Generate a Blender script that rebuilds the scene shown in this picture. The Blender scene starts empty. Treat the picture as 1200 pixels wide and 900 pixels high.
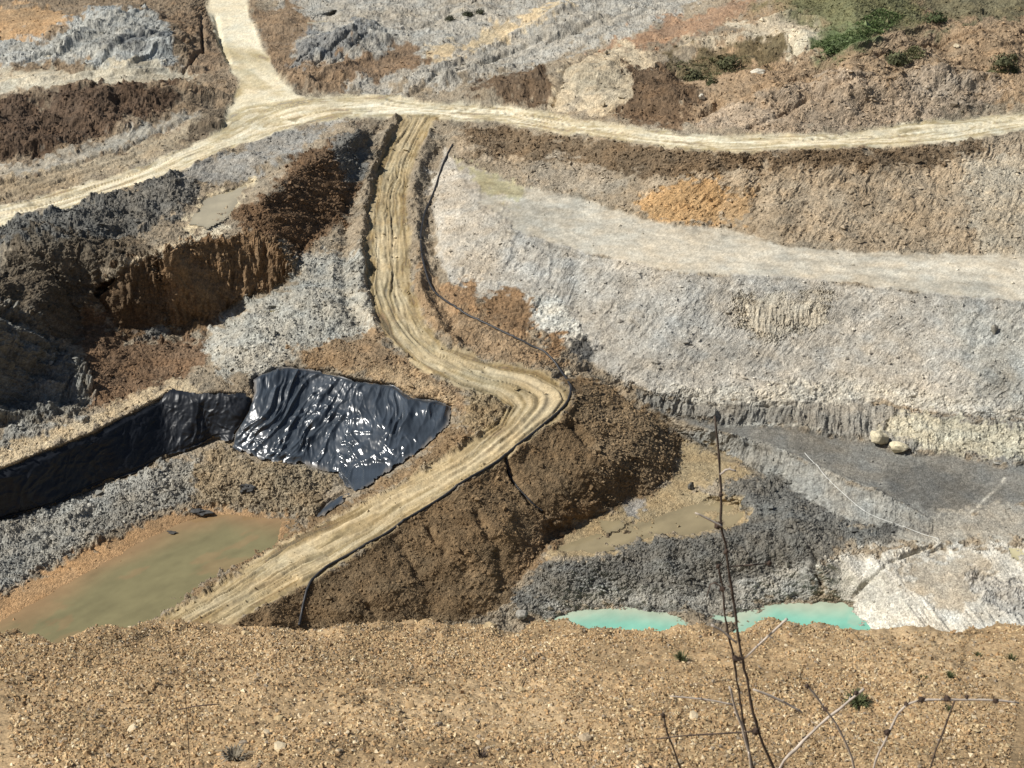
import bpy, math, random
import numpy as np
from mathutils import Vector
from mathutils.geometry import delaunay_2d_cdt
random.seed(7); RNG = np.random.default_rng(11)
S = bpy.context.scene
COL = S.collection

# ------------------------------------------------------------------ camera, sky, sun, exposure
EYE = 66.0                      # metres above the datum of the pit floor
FPX = 1200.0 / 36.0 * 50.0      # focal length in photo pixels
PITCH = math.radians(25.0)
cam_d = bpy.data.cameras.new('camera'); cam = bpy.data.objects.new('camera', cam_d); COL.objects.link(cam)
cam_d.lens = 50.0; cam_d.sensor_width = 36.0; cam_d.clip_start = 0.05; cam_d.clip_end = 6000.0
cam.location = (0, 0, EYE); cam.rotation_euler = (math.pi/2 - PITCH, 0, 0)
cam_d.dof.use_dof = True; cam_d.dof.focus_distance = 12.0; cam_d.dof.aperture_fstop = 16.0
S.camera = cam
SUN_EL = math.radians(47.0)
SUN_H = Vector((-1.0, -0.10, 0)).normalized()          # horizontal direction towards the sun
to_sun = Vector((SUN_H.x*math.cos(SUN_EL), SUN_H.y*math.cos(SUN_EL), math.sin(SUN_EL)))
world = bpy.data.worlds.new('World'); S.world = world; world.use_nodes = True
wn = world.node_tree.nodes; wl = world.node_tree.links
sky = wn.new('ShaderNodeTexSky'); sky.sky_type = 'NISHITA'; sky.sun_disc = False
sky.sun_elevation = SUN_EL; sky.sun_rotation = math.atan2(SUN_H.x, SUN_H.y)
wl.new(sky.outputs[0], wn['Background'].inputs[0]); wn['Background'].inputs[1].default_value = 0.052
sun_d = bpy.data.lights.new('sun', 'SUN'); sun = bpy.data.objects.new('sun', sun_d); COL.objects.link(sun)
sun_d.energy = 5.0; sun_d.angle = math.radians(0.53); sun_d.color = (1.0, 0.965, 0.90)
sun.rotation_euler = to_sun.to_track_quat('Z', 'Y').to_euler(); sun.location = (-80, 100, 160)
S.view_settings.view_transform = 'Standard'; S.view_settings.look = 'None'
S.view_settings.exposure = 0.30; S.view_settings.gamma = 1.0
S.cycles.max_bounces = 4; S.cycles.diffuse_bounces = 2

# ------------------------------------------------------------------ pixel / space helpers
cp, sp = math.cos(PITCH), math.sin(PITCH)
def ray(u, v):
    x = (u - 600.0)/FPX; y = (450.0 - v)/FPX
    return x, cp + y*sp, -sp + y*cp
def at_z(u, v, z):                       # point of the ray at height z
    x, y, d = ray(u, v); t = (EYE - z)/(-d); return Vector((x*t, y*t, z))
def at_y(u, v, Y):                       # point of the ray at distance Y
    x, y, d = ray(u, v); t = Y/y; return Vector((x*t, Y, EYE + d*t))

# ------------------------------------------------------------------ noise
def _h(ix, iy, seed):
    a = (ix.astype(np.int64).astype(np.uint32)*np.uint32(374761393)) ^ (iy.astype(np.int64).astype(np.uint32)*np.uint32(668265263))
    a = a + np.uint32((seed*2246822519) & 0xffffffff)
    a = (a ^ (a >> np.uint32(13)))*np.uint32(1274126177)
    a = (a ^ (a >> np.uint32(15)))*np.uint32(2246822519)
    a = a ^ (a >> np.uint32(16))
    return a.astype(np.float32)*np.float32(1/4294967295.0)
def vn(x, y, seed=0):
    x = np.asarray(x, np.float32); y = np.asarray(y, np.float32)
    xi = np.floor(x); yi = np.floor(y); fx = x - xi; fy = y - yi
    fx = fx*fx*fx*(fx*(fx*6-15)+10); fy = fy*fy*fy*(fy*(fy*6-15)+10)
    a = _h(xi, yi, seed); b = _h(xi+1, yi, seed); c = _h(xi, yi+1, seed); d = _h(xi+1, yi+1, seed)
    return (a + (b-a)*fx + (c-a)*fy + (a-b-c+d)*fx*fy)*2 - 1
def fbm(x, y, octv, seed=0, gain=0.5):
    r = 0; a = 1.0; tot = 0
    for o in range(octv):
        r = r + a*vn(x, y, seed+o*17); tot += a; a *= gain
        x, y = 1.62*x + 1.22*y + 3.1, -1.22*x + 1.62*y + 1.7
    return r/tot*1.5
def ridged(x, y, octv, seed=0, gain=0.5):
    r = 0; a = 1.0; tot = 0
    for o in range(octv):
        r = r + a*(1 - np.abs(vn(x, y, seed+o*13))*2); tot += a; a *= gain
        x, y = 1.9*x + 0.35*y + 5.1, -0.35*x + 1.9*y + 2.7
    return r/tot
def lumps(x, y, seed=0, dens=0.8):       # clods: half-buried angular domes, one per cell
    x = np.asarray(x, np.float32); y = np.asarray(y, np.float32)
    xi = np.floor(x); yi = np.floor(y); best = np.zeros_like(x)
    for dx in (-1, 0, 1):
        for dy in (-1, 0, 1):
            cx = xi+dx; cy = yi+dy
            px = cx + _h(cx, cy, seed); py = cy + _h(cx, cy, seed+5)
            r = (0.25 + 0.5*_h(cx, cy, seed+9)**2)*(_h(cx, cy, seed+21) < dens)
            ax = x-px; ay = y-py; an = _h(cx, cy, seed+31)*6.283
            ca = np.cos(an); sa = np.sin(an)
            p = ca*ax + sa*ay; q = -sa*ax + ca*ay
            d = np.sqrt(p*p + 1.9*q*q)
            d = 0.55*d + 0.45*np.maximum(np.abs(p), 1.3*np.abs(q))
            hgt = r*np.clip(1 - (d/np.maximum(r, 1e-3))**2, 0, 1)**0.6
            best = np.maximum(best, hgt)
    return best

# ------------------------------------------------------------------ polygons in the survey plane
def inside(U, V, poly):
    m = np.zeros(U.shape, bool); n = len(poly)
    for i in range(n):
        x0, y0 = poly[i][:2]; x1, y1 = poly[(i+1) % n][:2]
        if y0 == y1: continue
        c = ((y0 > V) != (y1 > V)) & (U < (x1-x0)*(V-y0)/(y1-y0) + x0); m ^= c
    return m
def pdist(U, V, pts, closed=True):
    best = np.full(U.shape, 1e12, np.float32); n = len(pts)
    for i in range(n if closed else n-1):
        x0, y0 = pts[i][:2]; x1, y1 = pts[(i+1) % n][:2]
        ex, ey = x1-x0, y1-y0; L = ex*ex+ey*ey + 1e-9
        t = np.clip(((U-x0)*ex + (V-y0)*ey)/L, 0, 1)
        best = np.minimum(best, (U-x0-t*ex)**2 + (V-y0-t*ey)**2)
    return np.sqrt(best)
def pdist_s(X, Y, pts):                  # distance and arc length along an open line
    best = np.full(X.shape, 1e12, np.float32); s = np.zeros(X.shape, np.float32); acc = 0
    for i in range(len(pts)-1):
        x0, y0 = pts[i][:2]; x1, y1 = pts[i+1][:2]; ex, ey = x1-x0, y1-y0; L = math.hypot(ex, ey)+1e-9
        t = np.clip(((X-x0)*ex + (Y-y0)*ey)/(L*L), 0, 1)
        d = (X-x0-t*ex)**2 + (Y-y0-t*ey)**2; k = d < best
        best = np.where(k, d, best); s = np.where(k, acc + t*L, s); acc += L
    return np.sqrt(best), s
def sstep(a, b, x): t = np.clip((x-a)/(b-a), 0, 1); return t*t*(3-2*t)

# ------------------------------------------------------------------ survey of the quarry: break lines (u, v, height); a missing height is filled along the line
def fill(line):
    P = [list(p) if len(p) == 3 else [p[0], p[1], None] for p in line]
    k = [i for i, p in enumerate(P) if p[2] is not None]
    for a, b in zip(k, k[1:]):
        L = [0]
        for i in range(a, b): L.append(L[-1] + math.hypot(P[i+1][0]-P[i][0], P[i+1][1]-P[i][1]))
        for i in range(a+1, b): P[i][2] = P[a][2] + (P[b][2]-P[a][2])*L[i-a]/L[-1]
    return [tuple(p) for p in P]
ROAD_LOW = fill([(-240,330,17),(0,263,18.3),(50,252),(100,238),(160,218),(207,200),(267,175),(333,150,19.5),(400,135,20),(473,135,20.1),(507,136,20.2),(543,140,20.3),(587,142,20.6),
  (633,153,21.3),(687,157,21.8),(733,165,22.3),(800,173,22.9),(867,176,23.2),(900,174),(967,172),(1033,170,23.4),(1100,166),(1150,160),(1200,150,24),(1440,120,26)])
ROAD_LUP = fill([(-240,310,17),(0,245,18.3),(50,233),(100,217),(150,203),(213,177),(260,157),(287,140),(302,132,19.7)])
NORTH_L = fill([(302,132,19.7),(293,117),(283,97),(270,80),(260,53),(250,27),(243,0,22),(235,-60,23.3)])
NORTH_R = fill([(400,117,20),(350,112),(328,97),(312,73),(300,40),(291,20),(286,0,22),(280,-60,23.3)])
ROAD_RUP = fill([(400,117,20),(457,115,20.1),(490,120,20.2),(550,125,20.3),(587,128,20.6),(633,133,21.3),(683,143,21.8),(733,150,22.3),(800,158,22.9),(867,161,23.2),(933,161),(983,158),(1033,152,23.4),(1083,145),(1133,140),(1200,134,24),(1440,100,26)])
RAMP_L = fill([(473,140,20),(457,173,18.6),(443,207,17.3),(437,240,16),(432,300,14.2),(433,333,13.4),(443,367,12.6),(457,393,12.1),(487,423,11.5),(517,440,11.2),(545,452,10.9),(580,462,10.5),(598,476,10.2),(587,497,9.7),
  (560,517,9.3),(527,540,8.7),(483,563,7.9),(433,590,7),(410,603),(353,630,5.6),(300,660,5.2),(260,690,5),(200,722,4.8),(170,745,4.7),(100,800,4.6)])
RAMP_R = fill([(507,140,20),(493,163,18.9),(480,193,17.7),(473,227,16.4),(475,260,15.3),(477,300,14.2),(480,343,13.1),(497,383,12.2),(523,410,11.7),(560,423,11.3),(587,430,11.1),(627,437,10.8),(647,447,10.5),(663,457,10.3),(668,468,10.2),
  (653,487,9.9),(620,510,9.5),(580,540,8.9),(540,567,8.3),(483,600,7.4),(443,630,6.7),(400,658,6.1),(367,675,5.8),(333,694,5.5),(290,717,5.2),(265,735,5),(180,790,4.7)])
WALL_FOOT = fill([(533,188,18.2),(560,197,17.8),(613,220,17),(677,232,16.6),(747,255,16.4),(800,266,16.3),(850,268),(883,277),(917,288),(1000,296),(1200,300,16.2),(1440,310,16.2)])
BENCH = fill([(533,188,18.2),(543,217,17.6),(557,237,17.3),(573,253,17),(600,270,16.7),(640,284,16.4),(673,293,16.2),(740,310,16.1),(800,320,16),(870,323),(930,326),(990,332),(1050,340),(1110,347),(1200,354,15.8),(1440,375,15.8)])
SLOPE_FOOT = fill([(520,172,18.7),(512,215,16.9),(508,250,15.7),(512,290,14.6),(525,330,13.6),(560,352,12.9),(600,372,12.2),(640,392,11.4),(680,418,10),(715,440,9),(760,460,8.2),(833,464,8.1),(900,464,8.2),(983,456,8.6),(1033,470,8.2),(1083,482,8),(1133,487,8),(1200,492,8),(1440,510,8)])
FLOOR_BACK = fill([(760,479,7),(800,489,6.6),(850,500,6.2),(890,500,6.3),(933,502,6.3),(973,513,6),(1017,520,6),(1067,532,5.9),(1100,533,5.9),(1177,548,5.8),(1200,545,5.8),(1440,560,5.8)])
FLOOR_EDGE = fill([(843,508,6.35),(900,522,6.3),(933,535,6.3),(957,550,6.2),(987,563,6.1),(1033,582,5.9),(1060,592,5.6),(1090,610,5.3),(1130,603,5.4),(1200,590,5.5),(1440,600,5.5)])
EDGE_FOOT = fill([(790,505,5.2),(843,532,4.6),(883,552,4.4),(917,568,4.3),(933,582,4.2),(967,602,4.2),(1000,615,4.2),(1050,622,4.4),(1090,624,4.8)])
TOE = fill([(690,440,9.7),(713,449,8.8),(733,463,7.9),(783,497,5.8),(796,515,4.8),(792,553,4.0),(767,577,3.8),(733,589,3.7),(717,598,3.7),(650,622,3.6),(633,650,3.3),(607,682,2.6),(597,703,2.2),(560,722,1.9),(500,745,1.6),(400,775,1.2)])
DARK_CREST = fill([(622,668,3.1),(650,656,4),(700,652,4.1),(745,634,4.3),(790,634,4.4),(840,627,4.4),(880,614,4.6),(888,592,4.6),(862,573,4.6),(830,570,4.2)])
SHORE = fill([(560,735,1.5),(600,724,1.4),(640,723,1.25),(660,714,1.2),(720,710,1.2),(800,718,1.2),(860,727,1.2),(880,716,1.2),(905,703,1.2),(950,705,1.2),(985,706,1.2),(1000,716,1.2),(1033,741,1.2),(1060,762,1.2)])
WHITE = fill([(960,662,3.9),(985,650,4.2),(1012,641,4.3),(1035,640,4.4)])
WHITE2 = fill([(1012,688,2.6),(1033,668,4),(1060,690,3.6),(1083,708,3.3),(1115,730,2.9),(1150,747,2.7)])
BUTT_TOP = fill([(-240,385,19.4),(-60,372,18.6),(0,362,17),(33,372,15.4),(60,387,13.5),(77,410,11.7),(97,436,10.2),(104,456,9.8)])
BUTT_FOOT = fill([(-240,530,9.3),(0,500,9.4),(50,496,9.4),(85,491,9.4),(108,470,9.5)])
SCARP_TOP = fill([(120,328,15.3),(150,312,16.6),(178,299,17.5),(195,295,17.9),(215,283,17.9),(260,276,17.8),(300,273,17.6),(318,280,17),(338,300,15.6),(346,318,14.2)])
SCARP_FOOT = fill([(118,352,12.8),(128,377,11.2),(150,399,9.8),(166,401,9.6),(203,386,9.9),(213,392,9.5),(243,393,9.5),(267,365,10.6),(300,349,11.5),(333,336,12.6)])
RIDGE = fill([(415,160,21),(385,178,20.8),(350,200,20.4),(315,225,19.9),(290,246,19)])
RIDGE_FOOT = fill([(430,180,19),(427,215,17.1),(402,247,16.2),(372,272,15.4),(350,300,14.8)])
LINER_TOP = fill([(302,440,10.3),(325,432,10.4),(362,433,10.5),(390,437,10.5),(425,447,10.4),(462,452,10.3),(487,466,10.1),(512,470,10),(531,476,9.7)])
LINER_BANK = fill([(531,476,9.7),(528,497,9.1),(500,525,8),(470,547,7.1),(430,572,6.1),(405,587,5.4),(370,607,4.4)])
LINER_BOT = fill([(272,525,6),(295,537,5.8),(320,545,5.6),(355,547,5.5),(395,556,5.3),(400,570,5.1),(377,590,4.6)])
SHEET_TOP = fill([(-240,640,8),(0,550,8.6),(50,530,8.7),(110,507,8.9),(143,490,9.1),(187,467,9.5),(200,457,9.8),(233,462,9.9),(277,460,10),(302,440,10.3)])
SHEET_BOT = fill([(-240,705,4.2),(0,613,4.25),(60,597,4.3),(113,573,4.45),(160,557,4.7),(193,540,5.0),(217,533,5.2),(250,517,5.8),(272,525,6)])
MUD_TOP = fill([(-240,790,4.5),(0,697,4.55),(60,665,4.5),(130,628,4.5),(190,602,4.5),(230,590,4.6)])
POND_N = fill([(-240,810,4.25),(0,722,4.25),(60,690,4.25),(100,668,4.25),(150,640,4.25),(200,615,4.25),(260,600,4.25),(335,607,4.3),(350,619,4.25),(322,641,4.2),(272,669,4.2),(225,697,4.2),(180,727,4.2),(140,752,4.2),(80,800,4.2)])
TRACK1 = fill([(0,190,18.9),(80,180,18.9),(160,158,19.2),(230,131,19.8)])
DRIDGE = fill([(-240,140,20.5),(0,125,20.9),(60,118,20.9),(150,107,21.1),(215,116,20.4)])
LINES = [ROAD_LOW, ROAD_LUP, NORTH_L, NORTH_R, ROAD_RUP, RAMP_L, RAMP_R, WALL_FOOT, BENCH, SLOPE_FOOT, FLOOR_BACK, FLOOR_EDGE, EDGE_FOOT, TOE, DARK_CREST, SHORE, WHITE, WHITE2,
  BUTT_TOP, BUTT_FOOT, SCARP_TOP, SCARP_FOOT, RIDGE, RIDGE_FOOT, LINER_TOP, LINER_BANK, LINER_BOT, SHEET_TOP, SHEET_BOT, MUD_TOP, POND_N, TRACK1, DRIDGE]
SPOTS = [
 # beyond the road, left
 (-240,-60,26),(60,-60,26),(0,0,24.6),(0,25,23.2),(0,55,21.6),(0,80,20.9),(0,105,20.4),(100,-10,24.8),(100,15,24.2),(180,22,23.6),(205,48,22.4),(100,80,21),(160,60,22.4),(215,78,21),(120,97,20.7),(240,85,20.8),(225,30,22.6),(225,0,23),(-240,60,22),
 (0,215,18.6),(90,200,18.7),(150,176,19),(240,140,19.4),(250,115,19.9),(270,125,19.6),(-240,230,18),
 # beyond the road, middle
 (345,60,21.3),(360,90,20.5),(450,60,21.4),(450,95,20.4),(400,0,23.6),(520,90,20.7),(560,60,22),(600,40,22.8),(600,0,24.6),(640,70,22.5),(700,40,24.2),(800,0,27.2),(480,20,23),(500,108,20.3),(600,112,21.3),(550,95,21),
 (650,126,21.5),(680,78,24.4),(725,63,25.6),(760,78,25.3),(775,100,24.5),(700,110,23.3),(745,115,23.2),(720,141,22.2),(790,149,22.9),(640,100,22.2),(805,95,24.6),(830,115,24.2),(815,142,23.4),
 (600,-60,27),(350,-60,25),(850,-60,31),(1000,-60,36),(1440,-60,39),
 # hillside, right
 (850,38,28),(900,28,29),(960,25,29.6),(955,60,28.2),(925,66,27.8),(880,45,28.2),(850,72,26.4),(800,60,26.2),(900,85,27),(870,150,23.6),(900,110,26),(870,120,25.2),(940,130,24.8),(1000,105,26.2),(1000,140,24.2),(1060,125,24.8),(1100,100,26.3),(1130,125,24.7),(1200,95,26.4),(1200,120,24.9),
 (1000,50,30),(1100,50,29),(1200,40,30),(1000,0,33),(1100,0,32),(1200,0,32.5),(1440,60,30),
 (-240,-250,32),(180,-250,32),(600,-250,36),(1000,-250,40),(1440,-250,42),(-240,-150,29),(240,-150,27),(600,-150,31),(1440,-150,40),
 # between left road and scarp
 (0,285,18),(0,315,17.4),(50,295,17.9),(100,275,18.2),(150,258,18.4),(205,228,18.8),(60,330,15.6),(90,318,16.2),(120,300,17),(72,350,14.0),(92,385,11.3),(110,425,10.3),(105,350,13.7),(-240,350,18),(-100,330,18),
 (220,262,18),(245,232,18.2),(285,215,18.5),(330,175,19.3),(250,205,18.5),(380,155,19.6),(430,150,20),(255,262,18),(275,258,18.1),
 (445,160,19.3),(440,185,18.3),(430,230,16.6),(422,300,14.4),(410,270,15.3),
 (150,430,9.5),(245,412,9.6),(250,428,9.7),(200,448,9.6),(120,470,9.4),(190,420,9.4),
 (300,372,11.9),(345,345,13),(400,330,13.8),(400,360,13),(330,402,11.4),(270,420,10.7),(380,395,12),(425,390,12),(390,300,14.7),(360,415,11.2),(440,420,11.6),(410,435,11),(470,440,11.1),(520,455,10.8),(550,470,10.4),(560,490,9.9),(545,505,9.5),
 (-100,560,8.9),(0,530,9),(60,510,9.1),(110,490,9.3),(180,455,9.8),(285,440,10.4),(297,465,9.6),(285,492,7.9),(275,512,6.6),
 (230,548,5.6),(290,560,5.6),(330,562,5.4),(360,583,5),(300,592,4.7),(240,575,5),(0,650,4.8),(90,615,4.9),(170,575,5.1),
 (100,725,3.5),(180,675,3.5),(250,645,3.5),(300,625,3.6),(60,748,3.5),(-100,800,3.4),(240,610,3.8),
 # middle
 (540,370,12.6),(600,410,11.6),(640,425,11),(530,388,12.2),(495,345,13.1),(490,300,14.2),(490,250,15.7),(495,200,17.6),(510,165,19.2),(525,150,20),
 (560,170,19.4),(720,500,8),(750,530,6.6),(700,545,7.1),(765,500,6.7),(740,470,8),(620,590,6.5),(560,640,5.9),(640,610,5.1),(460,690,4.7),(400,720,4),
 # right lower
 (810,545,4),(835,552,3.9),(860,550,4.2),(810,580,3.7),(830,602,3.5),(780,612,3.5),(740,606,3.6),(700,638,3.5),(665,635,3.5),(865,604,3.5),
 (880,480,7.6),(830,482,7.4),(930,610,4.7),(960,640,4.2),(900,645,3.8),(850,660,3.3),(930,680,2.4),(760,680,2.6),(680,690,2.4),
 (950,520,6.1),(1030,540,5.9),(1100,570,5.7),(1160,575,5.6),(660,727,.75),(646,732,.85),(700,728,.5),(780,738,.4),(920,722,.4),(980,727,.5),(700,775,0),(900,775,0),(1000,775,.2),(600,775,1.2),(822,733,1.5),(845,737,1.5),(830,748,1.45),(850,755,1.4),(815,760,1.3),
 (1100,660,4.3),(1110,690,3.9),(1160,642,4.9),(1200,640,5.1),(1200,700,4.1),(1180,722,3.7),(1440,640,5.3),(1440,720,4.5),(1060,645,4.5),(1200,775,3),(1440,775,3.4),(-240,860,4),(0,800,3.5),(300,775,4),(-240,1000,2),(200,1000,1.5),(600,1000,0),(1000,1000,0),(1440,1000,2),(600,850,0),(1000,850,0),(1200,850,1.5)]

pts = []; edges = []; index = {}
def addp(p):
    k = (round(p[0], 1), round(p[1], 1))
    if k not in index:
        index[k] = len(pts); pts.append(p)
    return index[k]
for ln in LINES:
    ids = [addp(p) for p in ln]
    edges += [(a, b) for a, b in zip(ids, ids[1:]) if a != b]
for p in SPOTS: addp(p)
v2 = [Vector((p[0], p[1])) for p in pts]
ov, oe, of, ovo, _, _ = delaunay_2d_cdt(v2, edges, [], 0, 0.01)
zz = []
for i, o in enumerate(ovo):
    if o: zz.append(sum(pts[k][2] for k in o)/len(o))
    else:
        d = sorted((math.hypot(ov[i].x-p[0], ov[i].y-p[1]), p[2]) for p in pts)[:3]
        zz.append(sum(z/(q+.1) for q, z in d)/sum(1/(q+.1) for q, z in d)); print('crossing lines at', ov[i][:])
def invd(u, v, z): return -ray(u, v)[2]/(EYE - z)
ow = [invd(p.x, p.y, z) for p, z in zip(ov, zz)]

GU = np.concatenate([np.linspace(-240, -6, 44), np.arange(-4, 1204, 1.2), np.linspace(1206, 1440, 44)])
GV = np.concatenate([np.linspace(-250, -8, 44), np.arange(-6.5, 772, 1.12), np.linspace(778, 1000, 26)])
NU, NV = len(GU), len(GV)
U, V = np.meshgrid(GU, GV); U = U.astype(np.float64); V = V.astype(np.float64)
W = np.full(U.shape, np.nan)
for f in of:
    (x0, y0), (x1, y1), (x2, y2) = [ov[i][:] for i in f]; w0, w1, w2 = [ow[i] for i in f]
    i0 = np.searchsorted(GU, min(x0, x1, x2)-1e-6); i1 = np.searchsorted(GU, max(x0, x1, x2)+1e-6)
    j0 = np.searchsorted(GV, min(y0, y1, y2)-1e-6); j1 = np.searchsorted(GV, max(y0, y1, y2)+1e-6)
    if i1 <= i0 or j1 <= j0: continue
    uu = U[j0:j1, i0:i1]; vv = V[j0:j1, i0:i1]
    den = (y1-y2)*(x0-x2) + (x2-x1)*(y0-y2)
    if abs(den) < 1e-9: continue
    a = ((y1-y2)*(uu-x2) + (x2-x1)*(vv-y2))/den; b = ((y2-y0)*(uu-x2) + (x0-x2)*(vv-y2))/den; c = 1-a-b
    m = (a > -1e-6) & (b > -1e-6) & (c > -1e-6)
    W[j0:j1, i0:i1][m] = (a*w0 + b*w1 + c*w2)[m]
bad = np.isnan(W)
if bad.any():
    for _ in range(400):
        bad = np.isnan(W)
        if not bad.any(): break
        for sh, ax in ((1, 0), (-1, 0), (1, 1), (-1, 1)):
            r = np.roll(W, sh, ax); k = np.isnan(W) & ~np.isnan(r); W[k] = r[k]
def blur(A, sig):
    n = int(sig*3); k = np.exp(-0.5*(np.arange(-n, n+1)/sig)**2); k /= k.sum()
    for ax in (0, 1):
        pad = [(0, 0), (0, 0)]; pad[ax] = (n, n); B = np.pad(A, pad, mode='reflect', reflect_type='odd'); R = 0
        for i, q in enumerate(k):
            sl = [slice(None)]*2; sl[ax] = slice(i, i+A.shape[ax]); R = R + q*B[tuple(sl)]
        A = R
    return A
W = blur(W, 1.9)
RX, RY, RZ = ray(U, V)
Z = EYE + RZ/W
def clip_poly(poly, pad=30):
    us = [p[0] for p in poly]; vs = [p[1] for p in poly]
    i0 = max(0, np.searchsorted(GU, min(us)-pad)); i1 = min(NU, np.searchsorted(GU, max(us)+pad))
    j0 = max(0, np.searchsorted(GV, min(vs)-pad)); j1 = min(NV, np.searchsorted(GV, max(vs)+pad))
    return slice(j0, j1), slice(i0, i1)
NA = fbm(U/26, V/13, 4, 301); NB = fbm(U/7, V/4.5, 3, 302)
def mask(poly, soft=5, wob=6, fine=2, bias=0):
    """0..1 membership of a surveyed area with an irregular border"""
    M = np.zeros(U.shape, np.float32); sl = clip_poly(poly, soft+wob*2+8)
    if sl[0].stop <= sl[0].start or sl[1].stop <= sl[1].start: return M
    uu, vv = U[sl], V[sl]
    d = pdist(uu, vv, poly); d = np.where(inside(uu, vv, poly), d, -d)
    d = d + NA[sl]*wob + NB[sl]*fine + bias
    M[sl] = sstep(-soft, soft, d); return M

CRACKS = [([(0,98),(120,87),(240,81)], -.5, 2), ([(215,85),(240,60),(235,20)], .7, 2), ([(60,76),(110,42),(170,15)], -.9, 3), ([(112,80),(156,54),(200,45)], 1.0, 2.5), ([(150,80),(184,63),(212,68)], -.7, 2), ([(20,76),(70,58),(110,30)], .7, 2), ([(0,44),(50,50),(95,36)], .8, 2.5),
 ([(350,73),(380,55),(400,44)], .6, 1.5), ([(370,77),(395,60),(420,48)], .6, 1.5), ([(390,77),(415,62),(432,52)], .6, 1.5), ([(560,62),(620,37),(700,2)], -.7, 2.5), ([(520,101),(560,85),(600,79)], -.8, 3), ([(440,45),(500,30),(560,0)], .7, 2), ([(600,10),(650,22),(720,10)], -.6, 2.5), ([(330,90),(370,104),(420,100)], -.6, 2.5),
 ([(840,151),(860,125),(900,100)], 0.20, 4.0), ([(1000,142),(1020,118),(1060,96)], 0.20, 4.0), ([(1080,141),(1090,118),(1110,100)], 0.20, 4.0), ([(1150,132),(1160,108),(1190,88)], 0.20, 4.0), ([(940,152),(955,125),(985,100)], 0.17, 4.0), ([(800,60),(850,42),(920,20),(965,24)], -.7, 3), ([(650,124),(670,88),(700,66)], .6, 2),
 ([(880,180),(850,225),(835,264)], 0.11, 5.0), ([(1000,185),(985,230),(960,282)], 0.11, 5.0), ([(1100,176),(1095,230),(1085,292)], 0.11, 5.0), ([(690,170),(680,200),(660,222)], 0.11, 5.0), ([(960,200),(940,250),(920,286)], 0.10, 5.0), ([(1160,180),(1150,240),(1140,296)], 0.10, 5.0), ([(760,190),(742,225),(735,248)], 0.10, 5.0),
 ([(760,322),(735,370),(715,425)], 0.06, 6.0), ([(900,335),(870,400),(850,455)], 0.06, 5.0), ([(1000,342),(985,400),(960,447)], 0.06, 5.0), ([(1080,350),(1050,420),(1035,462)], 0.07, 5.0), ([(1150,362),(1140,430),(1130,482)], 0.06, 5.0), ([(680,300),(660,340),(655,380)], 0.06, 6.0), ([(820,325),(800,380),(775,440)], 0.06, 5.0),
 ([(1092,640),(1060,652),(1036,662),(1018,680),(998,700)], .55, 2.0), ([(956,652),(953,668),(962,684)], .9, 2.4), ([(1005,612),(1040,622),(1075,632)], .25, 1.5),
 ([(594,536),(606,562),(624,586),(642,602)], .5, 2.5), ([(480,112),(520,92),(560,76),(610,56),(640,44)], .8, 2), ([(470,100),(500,88),(540,72)], -.6, 3), ([(560,75),(640,50),(700,30),(760,10)], .6, 1.6),
 ([(672,82),(700,62),(690,70)], .6, 1.6), ([(0,216),(80,196),(150,172),(222,138)], .5, 2), ([(0,232),(90,206),(160,182)], .35, 1.5), ([(0,256),(100,224),(200,186)], .2, 1.2),
 ([(820,135),(880,110),(960,88),(1040,66),(1140,45),(1200,30)], .7, 2.2), ([(880,148),(960,118),(1060,92)], .5, 2), ([(905,60),(925,50),(935,68)], .7, 3), ([(1000,60),(1060,40),(1150,15)], -.5, 3),
 ([(812,500),(850,510),(900,524),(935,536),(958,550),(990,562),(1034,580)], -.22, 3), ([(1040,520),(1075,535),(1105,532)], .2, 2), ([(780,470),(860,478),(930,474)], .25, 2), ([(760,476),(800,500),(820,520)], -.3, 4),
 ([(268,72),(258,46),(252,20)], .7, 2.5), ([(240,100),(225,92)], .3, 2), ([(430,70),(400,85),(360,100)], -.5, 3), ([(20,640),(70,620),(110,600)], .5, 4),
 ([(655,440),(690,432),(720,452),(745,476)], .35, 3), ([(560,600),(585,640),(590,690)], .3, 5), ([(470,640),(500,680)], .35, 5), ([(505,620),(520,640)], .4, 4), ([(420,690),(440,720)], .3, 5), ([(690,520),(670,500)], .7, 4)]
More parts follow.
